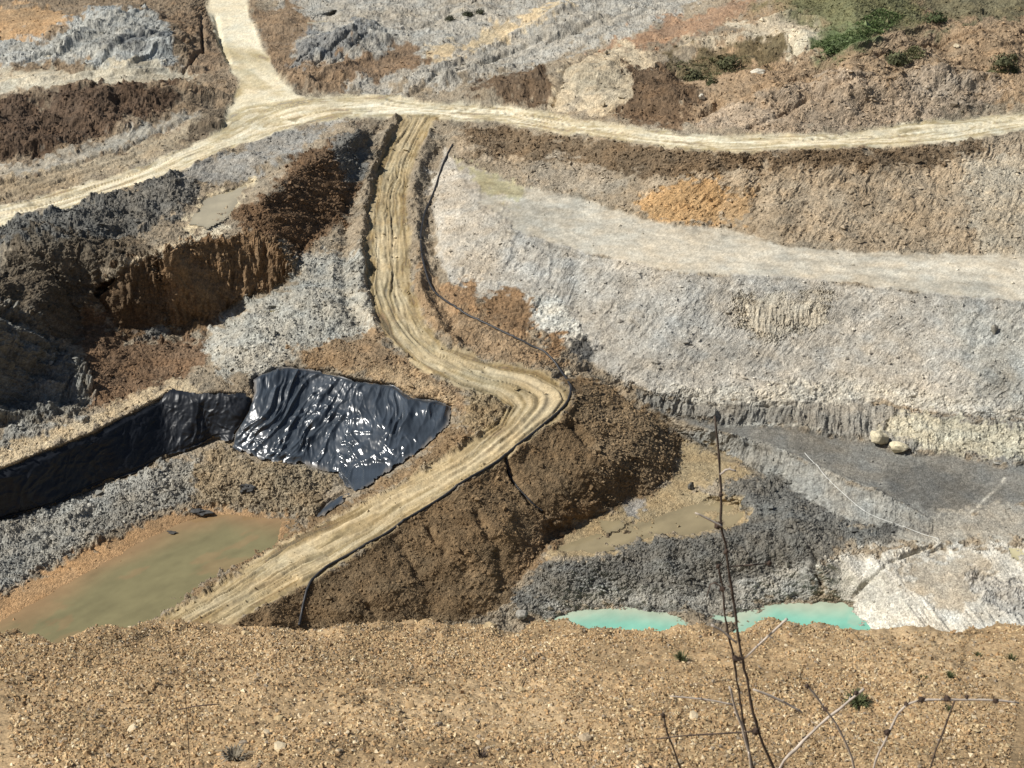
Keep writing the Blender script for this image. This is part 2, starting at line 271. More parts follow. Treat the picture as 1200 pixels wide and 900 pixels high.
MOUNDS = [(170,45,10,14,2.8),(200,60,5,6,1.6),(120,30,8,14,2),(150,113,12,5,2.4),(60,123,16,5,2.2),(205,110,6,4,2),(240,112,5,5,.6),(20,163,8,8,1.6),(250,148,5,3,1),(110,140,8,5,1.3),
 (385,55,8,12,2.2),(430,50,5,8,1.5),(360,94,6,5,1.4),(520,95,6,5,1.5),(480,100,4,4,1.4),(610,103,8,6,2.4),(650,98,4,5,1.7),(585,112,5,3,1.1),(550,20,6,12,1.4),(700,20,10,14,1.8),(330,30,5,10,1.7),(440,20,8,16,1.7),(640,30,6,10,1.4),(400,90,5,4,1.2),
 (690,88,6,9,2.8),(762,108,5,6,2.2),(792,120,4,5,1.8),(850,100,5,5,1.4),(882,58,6,8,-2.2),(830,75,6,7,-2),(930,48,6,8,1.6),(960,108,8,6,2),(1040,104,8,5,1.8),(1100,88,6,6,1.8),(1130,106,6,4,1.5),(1180,78,6,8,2),(1060,73,6,8,1.7),(1000,80,5,6,1.5),(1150,48,6,8,1.7),(900,116,6,4,1.4),(1190,100,5,4,1.5),
 (60,272,7,4,1.2),(140,240,6,4,1.1),(200,228,4,3,1),(100,262,5,4,1),(45,312,4,4,1.6),(110,305,4,3,1.2),(20,290,6,4,1.3),(300,190,6,4,.7),(385,350,4,4,.7),(300,400,3,3,.5),(350,375,4,3,.6),(410,320,3,3,.6),
 (740,505,5,5,.35),(705,545,4,4,.3),(560,640,3,3,-.8),(620,590,4,4,-.6),(505,660,3,3,-.7),(900,630,5,3,.6),(860,645,4,3,.5),(960,625,3,3,.5),(780,660,4,3,.4),(660,670,3,3,.5),(300,558,3,3,.6),(345,568,3,3,.5)]
# hollows that hold puddles: area, water level
PUDDLES = [([(222,262),(240,232),(268,222),(296,213),(280,240),(262,258),(240,270)], 18.2, 'tan'),
 ([(292,372),(306,364),(324,362),(331,367),(318,378),(300,381)], 11.95, 'olive'),
 ([(652,644),(684,630),(720,618),(760,610),(790,596),(830,588),(868,592),(876,604),(856,617),(800,628),(755,632),(720,646),(690,652),(664,652)], 3.62, 'mud'),
 ([(700,610),(728,606),(732,621),(708,626)], 3.75, 'mud'),
 ([(1176,641),(1215,640),(1240,662),(1200,664)], 5.0, 'yellow'),
 ([(357,24),(392,16),(397,33),(362,39)], 22.3, 'tan'),
 ([(1084,650),(1106,640),(1116,652),(1098,658)], 4.3, 'none')]
for poly, lev, kind in PUDDLES:
    m = mask(poly, 4, 3, 1); tgt = lev - 0.10
    near = mask(poly, 8, 0, 0)
    Z = Z + near*(lev + 0.06 - Z)*0.9
    Z = Z*(1-m) + m*tgt

# ------------------------------------------------------------------ colours and roughness of the ground
def srgb(c, k=0.80):
    q = np.array([((x/255+0.055)/1.055)**2.4 if x > 10 else x/255/12.92 for x in c])
    g = q @ np.array([.3, .6, .1]); return (q*.70 + g*.30*np.array([1.05, 1.0, .88]))*np.array([1.0, 1.0, .965])*k
CO = np.empty(U.shape+(3,), np.float32); CO[:] = srgb((150,134,112))
CLOD = np.full(U.shape, 0.5, np.float32); FB = np.full(U.shape, 0.45, np.float32); GUL = np.full(U.shape, 0.2, np.float32); ROCK = np.full(U.shape, 0.35, np.float32); LEAN = np.ones(U.shape, np.float32)
def paint(poly, c=None, clod=None, fb=None, gul=None, rock=None, lean=None, soft=4, wob=11, fine=8, k=1.0, tone=0.80, bias=0):
    m = mask(poly, soft, wob, fine, bias)*k
    if c is not None: CO[:] = CO*(1-m[..., None]) + m[..., None]*srgb(c, tone)
    for A, x in ((CLOD, clod), (FB, fb), (GUL, gul), (ROCK, rock), (LEAN, lean)):
        if x is not None: A[:] = A*(1-m) + m*x
    return m
def rev(l): return list(reversed(l))
# -- beyond the road
paint([(-260,-260),(300,-260),(300,140),(0,250),(-260,330)], (146,124,98), .5, .6)
paint([(-20,10),(90,14),(98,35),(40,52),(-20,52)], (184,142,92), .25, .3)
paint([(95,15),(170,12),(205,35),(215,80),(130,85),(60,75),(-20,82),(-20,52),(60,45)], (168,170,168), .7, .7, rock=.6)
paint([(120,60),(180,45),(200,55),(170,60)], (120,124,128), .5, .6, wob=3)
paint([(-20,80),(110,80),(215,82),(245,90),(110,103),(-20,118)], (192,180,156), .1, .15, rock=.1)
paint([(180,20),(245,10),(265,70),(250,88),(220,85),(205,50)], (150,122,92), .6, .6)
paint([(-260,130),(0,122),(60,119),(150,106),(228,115),(205,130),(150,150),(60,180),(0,192),(-260,200)], (104,80,60), .9, .8, rock=.8)
paint([(-20,200),(80,178),(160,155),(225,130),(235,138),(150,172),(60,205),(-20,218)], (168,160,146), .15, .2, rock=.1, wob=3)
paint([(-20,216),(150,174),(240,138),(285,140),(210,177),(100,217),(-20,246)], (172,152,122), .35, .35, wob=4)
paint([(205,170),(240,140),(285,118),(292,135),(262,156)], (122,104,82), .8, .6)
paint([(300,-260),(830,-260),(830,0),(760,45),(640,75),(560,100),(480,112),(350,108),(318,60)], (166,160,150), .55, .6, rock=.4)
paint([(290,20),(345,-6),(362,30),(350,70),(420,84),(400,112),(350,110),(325,90),(305,50)], (144,116,86), .6, .5)
paint([(340,50),(390,40),(440,40),(430,62),(350,76)], (126,126,126), .7, .9)
paint([(498,70),(570,54),(610,40),(680,8),(650,5),(600,25),(540,50),(498,60)], (200,176,136), .15, .2, rock=.1, wob=4)
paint([(405,68),(480,60),(500,72),(440,92),(400,88)], (136,108,80), .5, .5)
paint([(690,64),(760,32),(800,20),(880,-6),(908,-6),(830,42),(760,57),(700,76)], (162,124,92), .3, .4, wob=4)
paint([(556,95),(640,88),(662,122),(600,126),(548,120)], (110,88,66), .9, .7)
paint([(780,152),(1460,110),(1460,-260),(900,-260),(900,0),(830,40),(790,70)], (158,130,98), .75, .6, rock=.7)
paint([(650,127),(668,86),(730,56),(768,75),(748,110),(738,138)], (194,174,142), .3, .35, .3)
paint([(738,85),(800,75),(822,120),(800,152),(700,148),(742,122)], (116,90,64), .9, .7, rock=.8)
paint([(800,52),(860,30),(920,12),(968,18),(962,52),(932,70),(870,45),(800,62)], (192,174,146), .3, .35)
paint([(920,36),(966,40),(956,66),(926,68)], (210,194,164), .15, .2, wob=3)
paint([(786,62),(860,52),(900,40),(926,55),(910,72),(840,82),(800,98)], (112,96,64), .7, .6)
paint([(885,8),(980,-40),(1070,-10),(1092,25),(1020,52),(960,72),(965,40),(930,15)], (112,112,72), .45, .5, soft=16, wob=12)
paint([(950,62),(975,45),(1030,28),(1022,46),(980,64)], (98,114,64), .4, .4, soft=8, wob=8)
paint([(1060,-50),(1460,-60),(1460,10),(1200,20),(1100,42)], (116,108,78), .6, .6)
paint([(800,150),(870,120),(960,100),(1080,100),(1180,112),(1150,130),(1040,148),(940,157)], (168,146,122), .7, .5, .2, rock=.8)
# -- upper wall, bench, grey slope
paint(ROAD_LOW[11:] + rev(WALL_FOOT), (168,147,120), .34, .4, .75, rock=.4)
paint([(540,148),(590,148),(690,162),(860,178),(1010,174),(1150,166),(1160,185),(1010,200),(900,196),(800,208),(700,205),(620,195),(560,182)], (124,102,76), .85, .5, .3, rock=1, wob=9)
paint([(595,190),(680,185),(740,215),(700,228),(620,215)], (165,150,130), .4, .3, .3, k=.8)
paint([(1120,185),(1460,180),(1460,310),(1150,300)], (182,166,142), .3, .3, .5)
paint([(755,226),(800,212),(846,208),(852,235),(842,264),(775,264),(748,248)], (194,148,86), .4, .3, .4, wob=4)
paint([(846,235),(882,222),(874,262),(842,268)], (190,150,98), .4, .3, .4, wob=4)
paint(WALL_FOOT + rev(BENCH), (194,184,166), .05, .10, 0, rock=.03, soft=2.5, wob=2.5, fine=1.5)
paint([(533,188),(560,197),(613,220),(605,236),(560,228)], (186,176,134), .03, .1, 0, rock=0, wob=3)
paint(BENCH + rev(SLOPE_FOOT), (180,174,165), .14, .18, .50, rock=.18, soft=2.5, wob=2.5, fine=1.5)
paint([(1000,360),(1090,350),(1080,440),(1020,460),(980,440)], (170,163,153), k=.7, wob=12, soft=14)
paint([(860,350),(975,345),(965,385),(880,400)], gul=1.7, c=(190,180,162), lean=.1, wob=8, soft=8, k=.9)
paint([(1110,360),(1200,365),(1460,380),(1460,500),(1150,480)], (164,162,154), k=.7, wob=12, soft=14)
paint([(505,200),(545,200),(600,275),(560,330),(520,310)], (188,178,164), .35, .2, .5)
paint([(618,345),(652,350),(684,398),(652,398),(624,380)], (214,212,204), .7, .3, wob=4)
paint([(668,396),(702,405),(694,430),(670,412)], (96,96,96), .6, .5, wob=3)
paint([(490,300),(520,330),(600,375),(662,430),(560,423),(500,385),(480,343)], (156,126,90), .45, .3, wob=4)
paint([(520,335),(560,332),(558,362),(530,362)], (162,124,82), .4, .3, .5, wob=4)
paint([(565,346),(610,338),(628,380),(612,402),(570,376)], (152,116,76), .4, .3, .5, wob=4)
paint([(636,396),(660,388),(658,414),(638,412)], (165,125,80), .4, .3, wob=3)
paint(SLOPE_FOOT[9:] + rev(FLOOR_BACK), (142,137,129), .2, .2, 1.6, lean=.4, rock=.3, soft=3, wob=5)
paint([(770,455),(1000,446),(1200,476),(1200,492),(1000,468),(840,474)], (196,190,178), .7, .4, .3, wob=7, k=.8)
paint([(1050,482),(1200,500),(1460,520),(1460,556),(1200,540),(1090,530),(1030,505)], (192,184,160), .5, .5, .8, wob=6, k=.9)
paint(FLOOR_BACK + rev(FLOOR_EDGE), (126,123,117), .04, .08, 0, rock=.03, soft=2.5, wob=2.5, fine=1.5)
paint([(1030,550),(1080,545),(1150,570),(1120,600),(1060,590)], (108,106,102), .03, .06, 0, wob=6)
paint([(1000,612),(1090,610),(1200,590),(1460,590),(1460,645),(1200,640),(1040,640)], (160,153,141), .06, .15, 0, rock=.05)
paint(FLOOR_EDGE[:8] + rev(EDGE_FOOT), (146,143,136), .12, .2, 1.5, lean=.3, rock=.2, soft=2.5, wob=2.5, fine=1.5)
paint([(590,720),(600,690),(622,666),(700,650),(745,632),(800,632),(868,614),(850,590),(848,562),(885,552),(933,582),(1000,615),(1045,626),(962,660),(955,690),(905,702),(862,722),(780,716),(700,708),(640,720)], (114,111,105), .45, .5, rock=.8)
paint([(860,685),(940,660),(962,680),(950,700),(905,700),(862,720)], (158,156,150), .7, .5, rock=.6, wob=4)
paint([(640,705),(700,690),(860,702),(860,724),(720,709),(640,722)], (150,147,140), .5, .4, rock=.5, wob=4, k=.8)
paint([(796,515),(850,530),(888,556),(850,564),(815,576),(866,588),(880,606),(850,622),(800,630),(745,633),(700,652),(636,656),(650,620),(717,598),(767,577),(792,553)], (166,142,100), .12, .16, 0, rock=.15, wob=3)
paint([(728,588),(752,584),(758,602),(736,606)], (150,146,142), .2, .2, wob=2)
paint([(700,632),(740,620),(735,632)], (125,105,80), .6, .4, wob=2)
paint([(958,664),(1000,644),(1040,648),(1100,640),(1240,640),(1240,780),(1030,780),(995,712),(968,690)], (198,193,183), .08, .22, 1.1, rock=.10, lean=-1, wob=4)
paint([(1040,668),(1140,640),(1180,690),(1110,720),(1070,690)], (180,168,150), .06, .12, 0, rock=.06)
paint([(1120,670),(1240,690),(1240,740),(1160,720)], (178,174,168), .8, .5)
# -- promontory
paint(RAMP_R[12:] + rev(TOE), (126,100,66), .12, .28, .30, rock=.45, soft=4, wob=4)
paint([(660,470),(690,440),(735,463),(796,512),(794,553),(765,577),(700,560),(690,510)], (136,111,78), .28, .28, rock=1.5, wob=6)
paint([(640,600),(700,585),(650,640),(610,690),(595,680)], (134,106,72), .3, .4, rock=.9, wob=5)
# -- left
paint([(-260,330),(0,264),(160,220),(210,202),(242,214),(232,240),(130,290),(50,306),(0,312),(-260,360)], (112,109,104), 1.1, .9, rock=1)
paint([(210,204),(330,153),(400,140),(380,168),(292,216),(250,226)], (150,146,140), .35, .3, rock=.3)
paint([(212,270),(240,228),(298,210),(275,248),(225,274)], (200,182,146), .05, .08, 0, rock=.02, wob=3)
paint([(0,300),(130,285),(185,290),(120,326),(112,400),(60,390),(30,370),(0,360)], (112,98,80), .9, .9, rock=.8)
paint([(180,298),(260,260),(275,264),(262,277),(205,294)], (206,192,164), .15, .2, 0, wob=3)
paint([(268,254),(310,225),(360,172),(415,156),(428,185),(428,215),(402,250),(348,302),(320,282),(300,274)], (118,89,60), .8, .6, rock=1)
paint([(385,165),(420,155),(430,180),(428,215),(405,215)], (120,118,114), .6, .5, .3, wob=3)
paint(SCARP_TOP[2:] + rev(SCARP_FOOT[2:]), (136,103,66), .2, .4, 3.0, lean=-.1, rock=.1, wob=2, soft=3)
paint(SCARP_TOP[:3] + [(200,390)] + rev(SCARP_FOOT[:3]), (112,86,58), .3, .5, 2.0, lean=0, rock=.2, wob=3, soft=3)
paint([(150,400),(190,376),(198,398)], (120,118,114), .4, .4, wob=2)
paint([(100,350),(125,378),(150,400),(245,394),(252,412),(245,430),(200,450),(120,480),(100,480),(105,440),(95,400)], (124,94,66), .5, .5, rock=.7, wob=5)
paint(BUTT_TOP + rev(BUTT_FOOT), (134,132,126), .6, 1.8, 2.4, lean=0, rock=.4, wob=4)
paint([(245,395),(268,364),(340,332),(360,300),(400,296),(432,310),(432,340),(445,372),(430,400),(400,402),(350,422),(330,436),(296,446),(250,436),(238,412)], (168,164,154), .55, .6, rock=.8)
paint([(395,340),(430,345),(440,385),(420,380)], (188,180,164), .15, .2, wob=3)
paint([(340,410),(440,384),(482,420),(540,455),(556,490),(534,480),(505,468),(460,450),(360,432)], (152,122,86), .6, .4, rock=.6)
paint([(400,432),(470,432),(530,462),(530,478),(462,452)], (190,158,114), .35, .3, wob=4, k=.8)
paint([(-260,590),(0,512),(100,490),(200,446),(238,450),(232,464),(185,468),(100,508),(0,551),(-260,640)], (190,168,132), .3, .2, wob=3)
paint([(0,500),(80,496),(100,488),(60,508),(0,520)], (150,146,138), .7, .5)
paint([(-260,710),(0,615),(110,576),(200,546),(236,533),(240,580),(130,626),(60,665),(0,698),(-260,800)], (150,147,140), .9, .6, rock=1.8, wob=4)
paint([(228,546),(258,520),(300,540),(392,558),(372,606),(300,600),(230,590)], (152,132,102), .8, .4, rock=1.4, wob=4)
paint([(-260,800),(0,699),(60,666),(190,604),(262,596),(345,606),(330,640),(100,760),(-260,860)], (174,132,82), .05, .06, 0, rock=.08, wob=3)
paint([(150,655),(190,640),(170,665),(110,700)], (120,84,58), .1, .1, wob=6, k=.7)
# -- bank between pond / liner and ramp
paint([(556,500),(530,500),(500,528),(470,550),(405,590),(370,608),(345,622),(270,670),(225,697),(180,727),(200,722),(353,630),(433,590),(527,540),(587,497)], (140,112,76), .5, .4, rock=.8, wob=3, soft=3)
paint([(545,455),(596,466),(600,482),(560,517),(538,500),(550,478)], (158,134,96), 1.0, .5, rock=.5, wob=3)
# -- roads
ROAD_POLY = rev(ROAD_LUP) + ROAD_LOW[1:] + rev(ROAD_RUP) + [(405,117)] + NORTH_R[1:] + rev(NORTH_L)
RAMP_POLY = RAMP_L + rev(RAMP_R)
ROAD_POLY = [p for p in ROAD_POLY if p[:2] not in ((302,132),(287,140),(293,117),(400,117),(405,117))]
m_road = paint(ROAD_POLY, (222,209,178), .04, .08, 0, rock=.02, soft=3, wob=2.5, fine=1.6, bias=2.2)
m_ramp = paint(RAMP_POLY, (190,167,123), .05, .08, 0, rock=.06, soft=3.5, wob=3.5, fine=2.2, bias=3.6)

# liner sheets: the ground below stays smooth and sinks a little
LINER = [(302,440),(325,431),(337,430),(362,432),(390,437),(425,446),(462,451),(487,466),(512,469),(531,476),(528,497),(500,525),(470,547),(432,571),(416,579),(404,571),(395,557),(355,548),(320,546),(295,538),(272,526),(275,510),(290,482),(297,462),(293,446)]
SHEET = [(-240,640),(0,550),(50,530),(110,507),(143,490),(187,467),(200,457),(233,462),(277,459),(294,462),(297,474),(284,498),(271,524),(250,517),(217,533),(193,540),(160,557),(113,573),(60,597),(0,613),(-240,705)]
FLAP = [(370,608),(376,597),(388,587),(404,578),(418,576),(412,584),(396,596),(382,606)]
for poly in (LINER, SHEET, FLAP):
    m = mask(poly, 3, 0, 0)
    for A in (CLOD, FB, GUL, ROCK): A *= (1-m)
    Z -= 0.25*m

# ------------------------------------------------------------------ positions, normals, relief
def pos_from_z(Zg):
    t = (EYE - Zg)/(-RZ); return np.stack([RX*t, RY*t, Zg], -1)
P0 = pos_from_z(Z)
def normals(P):
    du = np.gradient(P, axis=1); dv = np.gradient(P, axis=0)
    n = np.cross(dv, du); n /= np.linalg.norm(n, axis=-1, keepdims=True)+1e-12
    n[n[..., 2] < 0] *= -1; return n
PS = np.stack([blur(P0[..., i], 3.0) for i in range(3)], -1)
N0 = normals(PS)
X, Y, ZZ = P0[..., 0], P0[..., 1], P0[..., 2]
A_ = X + 0.35*ZZ; B_ = Y + 0.9*ZZ
dist = np.sqrt(X*X + Y*Y)
lod = np.clip(dist/120.0, .8, 3)               # far ground keeps only forms a metre or so across
D = FB*(0.55*fbm(A_*0.28, B_*0.28, 3, 41) + 0.30*ridged(A_*0.7, B_*0.7, 3, 47) + 0.10*fbm(A_*3.4, B_*3.4, 2, 53))
wx = A_ + 0.45*fbm(A_*0.8, B_*0.8, 3, 61); wy = B_ + 0.45*fbm(A_*0.8+9, B_*0.8, 3, 62)
CLOD *= np.clip((118/dist)**1.3, .35, 1.1)
D += CLOD*(0.36*fbm(wx*0.8, wy*0.8, 6, 65, .60) + 0.16*ridged(wx*1.3, wy*1.3, 4, 67, .6))*(0.6+0.7*sstep(-.4, .6, NA))
D += CLOD*(0.30*lumps(wx*0.75, wy*0.75, 71, .12)*np.clip(CLOD, 0.2, 1) + 0.14*lumps(wx*1.9, wy*1.9, 75, .35) + 0.10*lumps(wx*3.7, wy*3.7, 79, .6))*(0.2+1.2*sstep(-.2, .6, fbm(A_*.25, B_*.25, 3, 77)))
# rills and tool marks: long down the slope, leaning a little
t1 = ZZ + 0.3*Y; wrp = np.clip(LEAN, .2, 1)*0.9*fbm(X*0.35, t1*0.5, 3, 81); s1 = X - 0.35*LEAN*ZZ + wrp; t1 = ZZ + 0.3*Y
D += GUL*.30*ridged(s1*.22 + .4*wrp, t1*.05, 3, 84)*sstep(-.3, .5, fbm(A_*.08, B_*.08, 2, 83))
D += GUL*(0.15*ridged(s1*0.75, t1*0.14, 3, 85) + 0.10*ridged((X - 1.2*LEAN*ZZ)*1.6 + wrp, t1*0.35, 3, 88) + 0.07*fbm((X - 1.3*LEAN*ZZ)*3.5 + wrp, t1*0.9, 3, 89))*(.45 + .9*sstep(-.5, .6, fbm(A_*.22, B_*.22, 3, 90)))
# single cracks, gullies and banks that can be followed in the survey
def line_relief(px, depth, width, seed=1, wobble=.6):
    sl = clip_poly(px, 15); uu = U[sl] + wobble*NA[sl]*4; dm = .55 + .6*sstep(-.5, .5, NA[sl]); vv = V[sl] + wobble*NB[sl]
    d = pdist(uu, vv, px, closed=False); D[sl] += -depth*dm*np.exp(-(d/width)**2)
for px, dp, w in CRACKS: line_relief(px, dp, w)
def mound(u, v, rx, ry, h):
    j, i = gidx0(u, v); cx, cy = X[j, i], Y[j, i]
    d2 = ((X-cx)/rx)**2 + ((Y-cy)/ry)**2; k = d2 < 4
    n1 = .35*fbm(X[k]*.3+u, Y[k]*.3, 3, 151); d = np.sqrt(d2[k]) + n1
    h *= .5 if v < 130 else .8
    D[k] += h*np.clip(1.15-d, 0, 1.2)*(1+.15*fbm(X[k]*.7, Y[k]*.7, 3, 153))*(1-np.maximum(m_road[k], m_ramp[k]))
def gidx0(u, v): return int(np.searchsorted(GV, v)), int(np.searchsorted(GU, u))
for a_ in MOUNDS: mound(*a_)
# roads: wheel ruts that follow the road
def road_relief(Mk, left, right, seed, width_ruts, deep, narrow=0):
    k = Mk > 0.02
    Lw = [at_z(*p)[:2] for p in left]; Rw = [at_z(*p)[:2] for p in right]
    dl, sl = pdist_s(X[k], Y[k], Lw); dr, sr = pdist_s(X[k], Y[k], Rw)
    q = dl/(dl+dr+1e-6); s = sl
    wob = 0.10*fbm(s*0.09, q*2, 3, seed)
    r = np.zeros(q.shape)
    for c0, wd, am in width_ruts: r -= am*np.exp(-((q+wob-c0)/wd)**2)
    r += deep*0.55*fbm(q*12+6*wob, s*0.10, 4, seed+3, .6) + deep*0.22*ridged(q*8+16*wob, s*0.06, 2, seed+7)*sstep(-.2, .5, fbm(s*.08, q*2, 2, seed+8))
    r += deep*0.45*fbm(q*6, s*0.9, 4, seed+9, .6)
    if narrow:
        for i in range(narrow):
            c0 = .08 + .84*(i+.5*math.sin(i*5.1)+.5)/narrow
            pres = sstep(-.05, .45, fbm(s*.07 + i*9.3, q*0 + i*3.7, 3, seed+20)); e = np.exp(-((q + wob*1.3 + .02*fbm(s*.5, q*0+i, 2, seed+21) - c0)/.012)**2)*pres
            r -= .17*e; r += .10*np.exp(-((q + wob*1.3 - c0 - .035)/.018)**2)*pres; CO[k] *= (1 - .55*e*Mk[k])[:, None]
    D[k] += r*Mk[k]
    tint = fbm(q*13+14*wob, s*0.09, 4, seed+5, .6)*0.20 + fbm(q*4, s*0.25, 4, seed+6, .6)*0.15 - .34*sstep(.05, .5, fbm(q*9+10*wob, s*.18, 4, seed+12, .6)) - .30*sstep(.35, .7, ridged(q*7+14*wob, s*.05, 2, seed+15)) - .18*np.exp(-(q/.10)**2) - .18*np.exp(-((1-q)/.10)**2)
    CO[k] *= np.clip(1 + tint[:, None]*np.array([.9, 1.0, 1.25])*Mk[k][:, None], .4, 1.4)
    for c0, wd, am in width_ruts:
        e = np.exp(-((q+wob-c0)/(wd*1.3))**2)*Mk[k]*0.14
        CO[k] = CO[k]*(1-e[:, None]) + e[:, None]*srgb((234,218,178))
def line_tint(px, w, f, col=None):
    sl = clip_poly(px, 10); d = pdist(U[sl]+NA[sl]*2, V[sl]+NB[sl]*.5, px, closed=False)
    e = np.exp(-(d/w)**2)*(.35+.65*sstep(-.4, .4, NB[sl]))
    if col is None: CO[sl] *= (1 + (f-1)*e)[..., None]
    else: CO[sl] = CO[sl]*(1-e[..., None]*f) + e[..., None]*f*srgb(col)
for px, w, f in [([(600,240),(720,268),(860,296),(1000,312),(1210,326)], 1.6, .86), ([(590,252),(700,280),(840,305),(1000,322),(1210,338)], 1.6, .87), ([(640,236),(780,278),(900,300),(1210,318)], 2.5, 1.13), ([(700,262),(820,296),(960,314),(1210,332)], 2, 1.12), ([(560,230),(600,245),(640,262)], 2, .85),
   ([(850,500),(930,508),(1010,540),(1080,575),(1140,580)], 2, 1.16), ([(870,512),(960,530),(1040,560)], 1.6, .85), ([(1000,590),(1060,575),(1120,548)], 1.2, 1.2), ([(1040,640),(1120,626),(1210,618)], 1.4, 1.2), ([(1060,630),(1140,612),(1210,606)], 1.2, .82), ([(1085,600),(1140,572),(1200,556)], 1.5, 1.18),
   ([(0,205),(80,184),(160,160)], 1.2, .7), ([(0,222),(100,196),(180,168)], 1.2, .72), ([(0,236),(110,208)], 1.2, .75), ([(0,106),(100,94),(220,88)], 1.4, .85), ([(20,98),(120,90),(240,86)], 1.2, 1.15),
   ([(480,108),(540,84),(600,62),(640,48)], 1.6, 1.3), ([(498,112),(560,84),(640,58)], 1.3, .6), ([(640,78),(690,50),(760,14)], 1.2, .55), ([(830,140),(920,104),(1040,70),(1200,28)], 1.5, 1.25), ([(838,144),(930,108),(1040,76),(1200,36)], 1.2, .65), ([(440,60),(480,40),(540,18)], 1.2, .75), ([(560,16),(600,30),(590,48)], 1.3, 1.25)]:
    line_tint(px, w, f)
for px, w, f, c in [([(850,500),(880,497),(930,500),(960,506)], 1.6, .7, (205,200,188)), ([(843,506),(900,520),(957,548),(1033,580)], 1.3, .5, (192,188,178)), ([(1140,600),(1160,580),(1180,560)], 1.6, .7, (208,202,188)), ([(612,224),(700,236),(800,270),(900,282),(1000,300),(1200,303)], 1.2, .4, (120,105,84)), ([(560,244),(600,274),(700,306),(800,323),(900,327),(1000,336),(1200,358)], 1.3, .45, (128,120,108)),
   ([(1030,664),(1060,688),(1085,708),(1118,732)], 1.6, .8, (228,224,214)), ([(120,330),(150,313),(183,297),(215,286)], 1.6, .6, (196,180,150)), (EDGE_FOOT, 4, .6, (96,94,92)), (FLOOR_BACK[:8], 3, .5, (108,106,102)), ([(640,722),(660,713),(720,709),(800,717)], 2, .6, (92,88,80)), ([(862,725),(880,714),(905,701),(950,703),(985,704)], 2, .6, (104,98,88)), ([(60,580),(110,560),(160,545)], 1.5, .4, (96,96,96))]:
    line_tint(px, w, f, c)  # pale and dark lines along rims, bank feet and water edges
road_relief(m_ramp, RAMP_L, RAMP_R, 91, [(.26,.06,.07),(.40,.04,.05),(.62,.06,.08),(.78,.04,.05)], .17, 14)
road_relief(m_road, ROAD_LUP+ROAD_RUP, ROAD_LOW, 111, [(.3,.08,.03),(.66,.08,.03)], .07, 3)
# windrows along the ramp edges
def windrow(line, off, hgt, wid, seed, u0, u1):
    lw = [at_z(*p)[:2] for p in line[u0:u1]]
    sl = clip_poly(line[u0:u1], 40); d, s = pdist_s(X[sl], Y[sl], lw)
    outside = 1 - np.maximum(m_ramp[sl], m_road[sl])
    D[sl] += hgt*np.exp(-((d-off)/wid)**2)*(0.75+0.5*fbm(s*0.6, d, 3, seed))*outside
windrow(RAMP_L, 1.0, .75, .6, 121, 0, 8); windrow(RAMP_L, 2.6, -.5, .7, 122, 0, 7)
windrow(RAMP_R, 1.2, .7, .6, 123, 1, 9); windrow(RAMP_R, 2.8, -.55, .8, 124, 1, 8)
windrow(RAMP_L, .5, .45, .45, 125, 14, 23); windrow(RAMP_R, .4, .25, .4, 126, 12, 26)
windrow(ROAD_LOW, 1.4, .12, .7, 127, 14, 25); windrow(ROAD_LOW, .8, .4, .7, 128, 0, 8)
gritty = np.clip((112/dist)**3, .06, 1.2)*np.clip(CLOD*1.6, .05, .7)*np.where(np.maximum(m_road, m_ramp) > .5, .25, 1)
D += gritty*(.055*fbm(A_*5, B_*5, 2, 161) + RNG.normal(0, .020, D.shape))
D = D.astype(np.float64)
PM = P0 + N0*D[..., None]
# water margins: nothing pokes through the open water
NF = normals(PM)
# broad, natural changes of tone
slope = np.clip((1 - N0[..., 2])*3.2, 0, 1)
tw = fbm(A_*.12, B_*.12, 3, 130)
tone = 0.17*fbm(A_*0.14 + tw, B_*0.14, 4, 131) + 0.15*fbm(A_*0.55 + tw, B_*0.55 - tw, 4, 135, .6) + 0.08*fbm(A_*2.2, B_*2.2, 3, 137)
tone += slope*(0.10*fbm((X - .5*LEAN*ZZ)*.5, t1*.08, 4, 138) + .09*fbm((X - 1.2*LEAN*ZZ)*1.6 + wrp, t1*.4, 3, 139))
tone *= np.where(np.maximum(m_road, m_ramp) > .5, .45, 1.0)
CO *= np.clip(1 + tone, .55, 1.5)[..., None]
hue = fbm(A_*0.10+7, B_*0.10, 4, 141)*0.035 + fbm(A_*0.6+7, B_*0.6, 3, 143)*0.04
CO[..., 0] *= 1+hue; CO[..., 2] *= 1-hue*1.2
# fresh broken clods show slightly different stone
CO *= (1 + 0.16*(CLOD > .3)*np.clip(fbm(A_*4, B_*4, 2, 145), -1, 1))[..., None]
grain = RNG.normal(0, 1, CO.shape[:2]); grain = np.clip(grain*.10 + .06*fbm(A_*5.5, B_*5.5, 2, 149), -.3, .3)*np.where(np.maximum(m_road, m_ramp) > .5, .8, 1.15)
CO *= (1 + grain)[..., None]
CO = np.clip(CO, 0.012, 0.85)

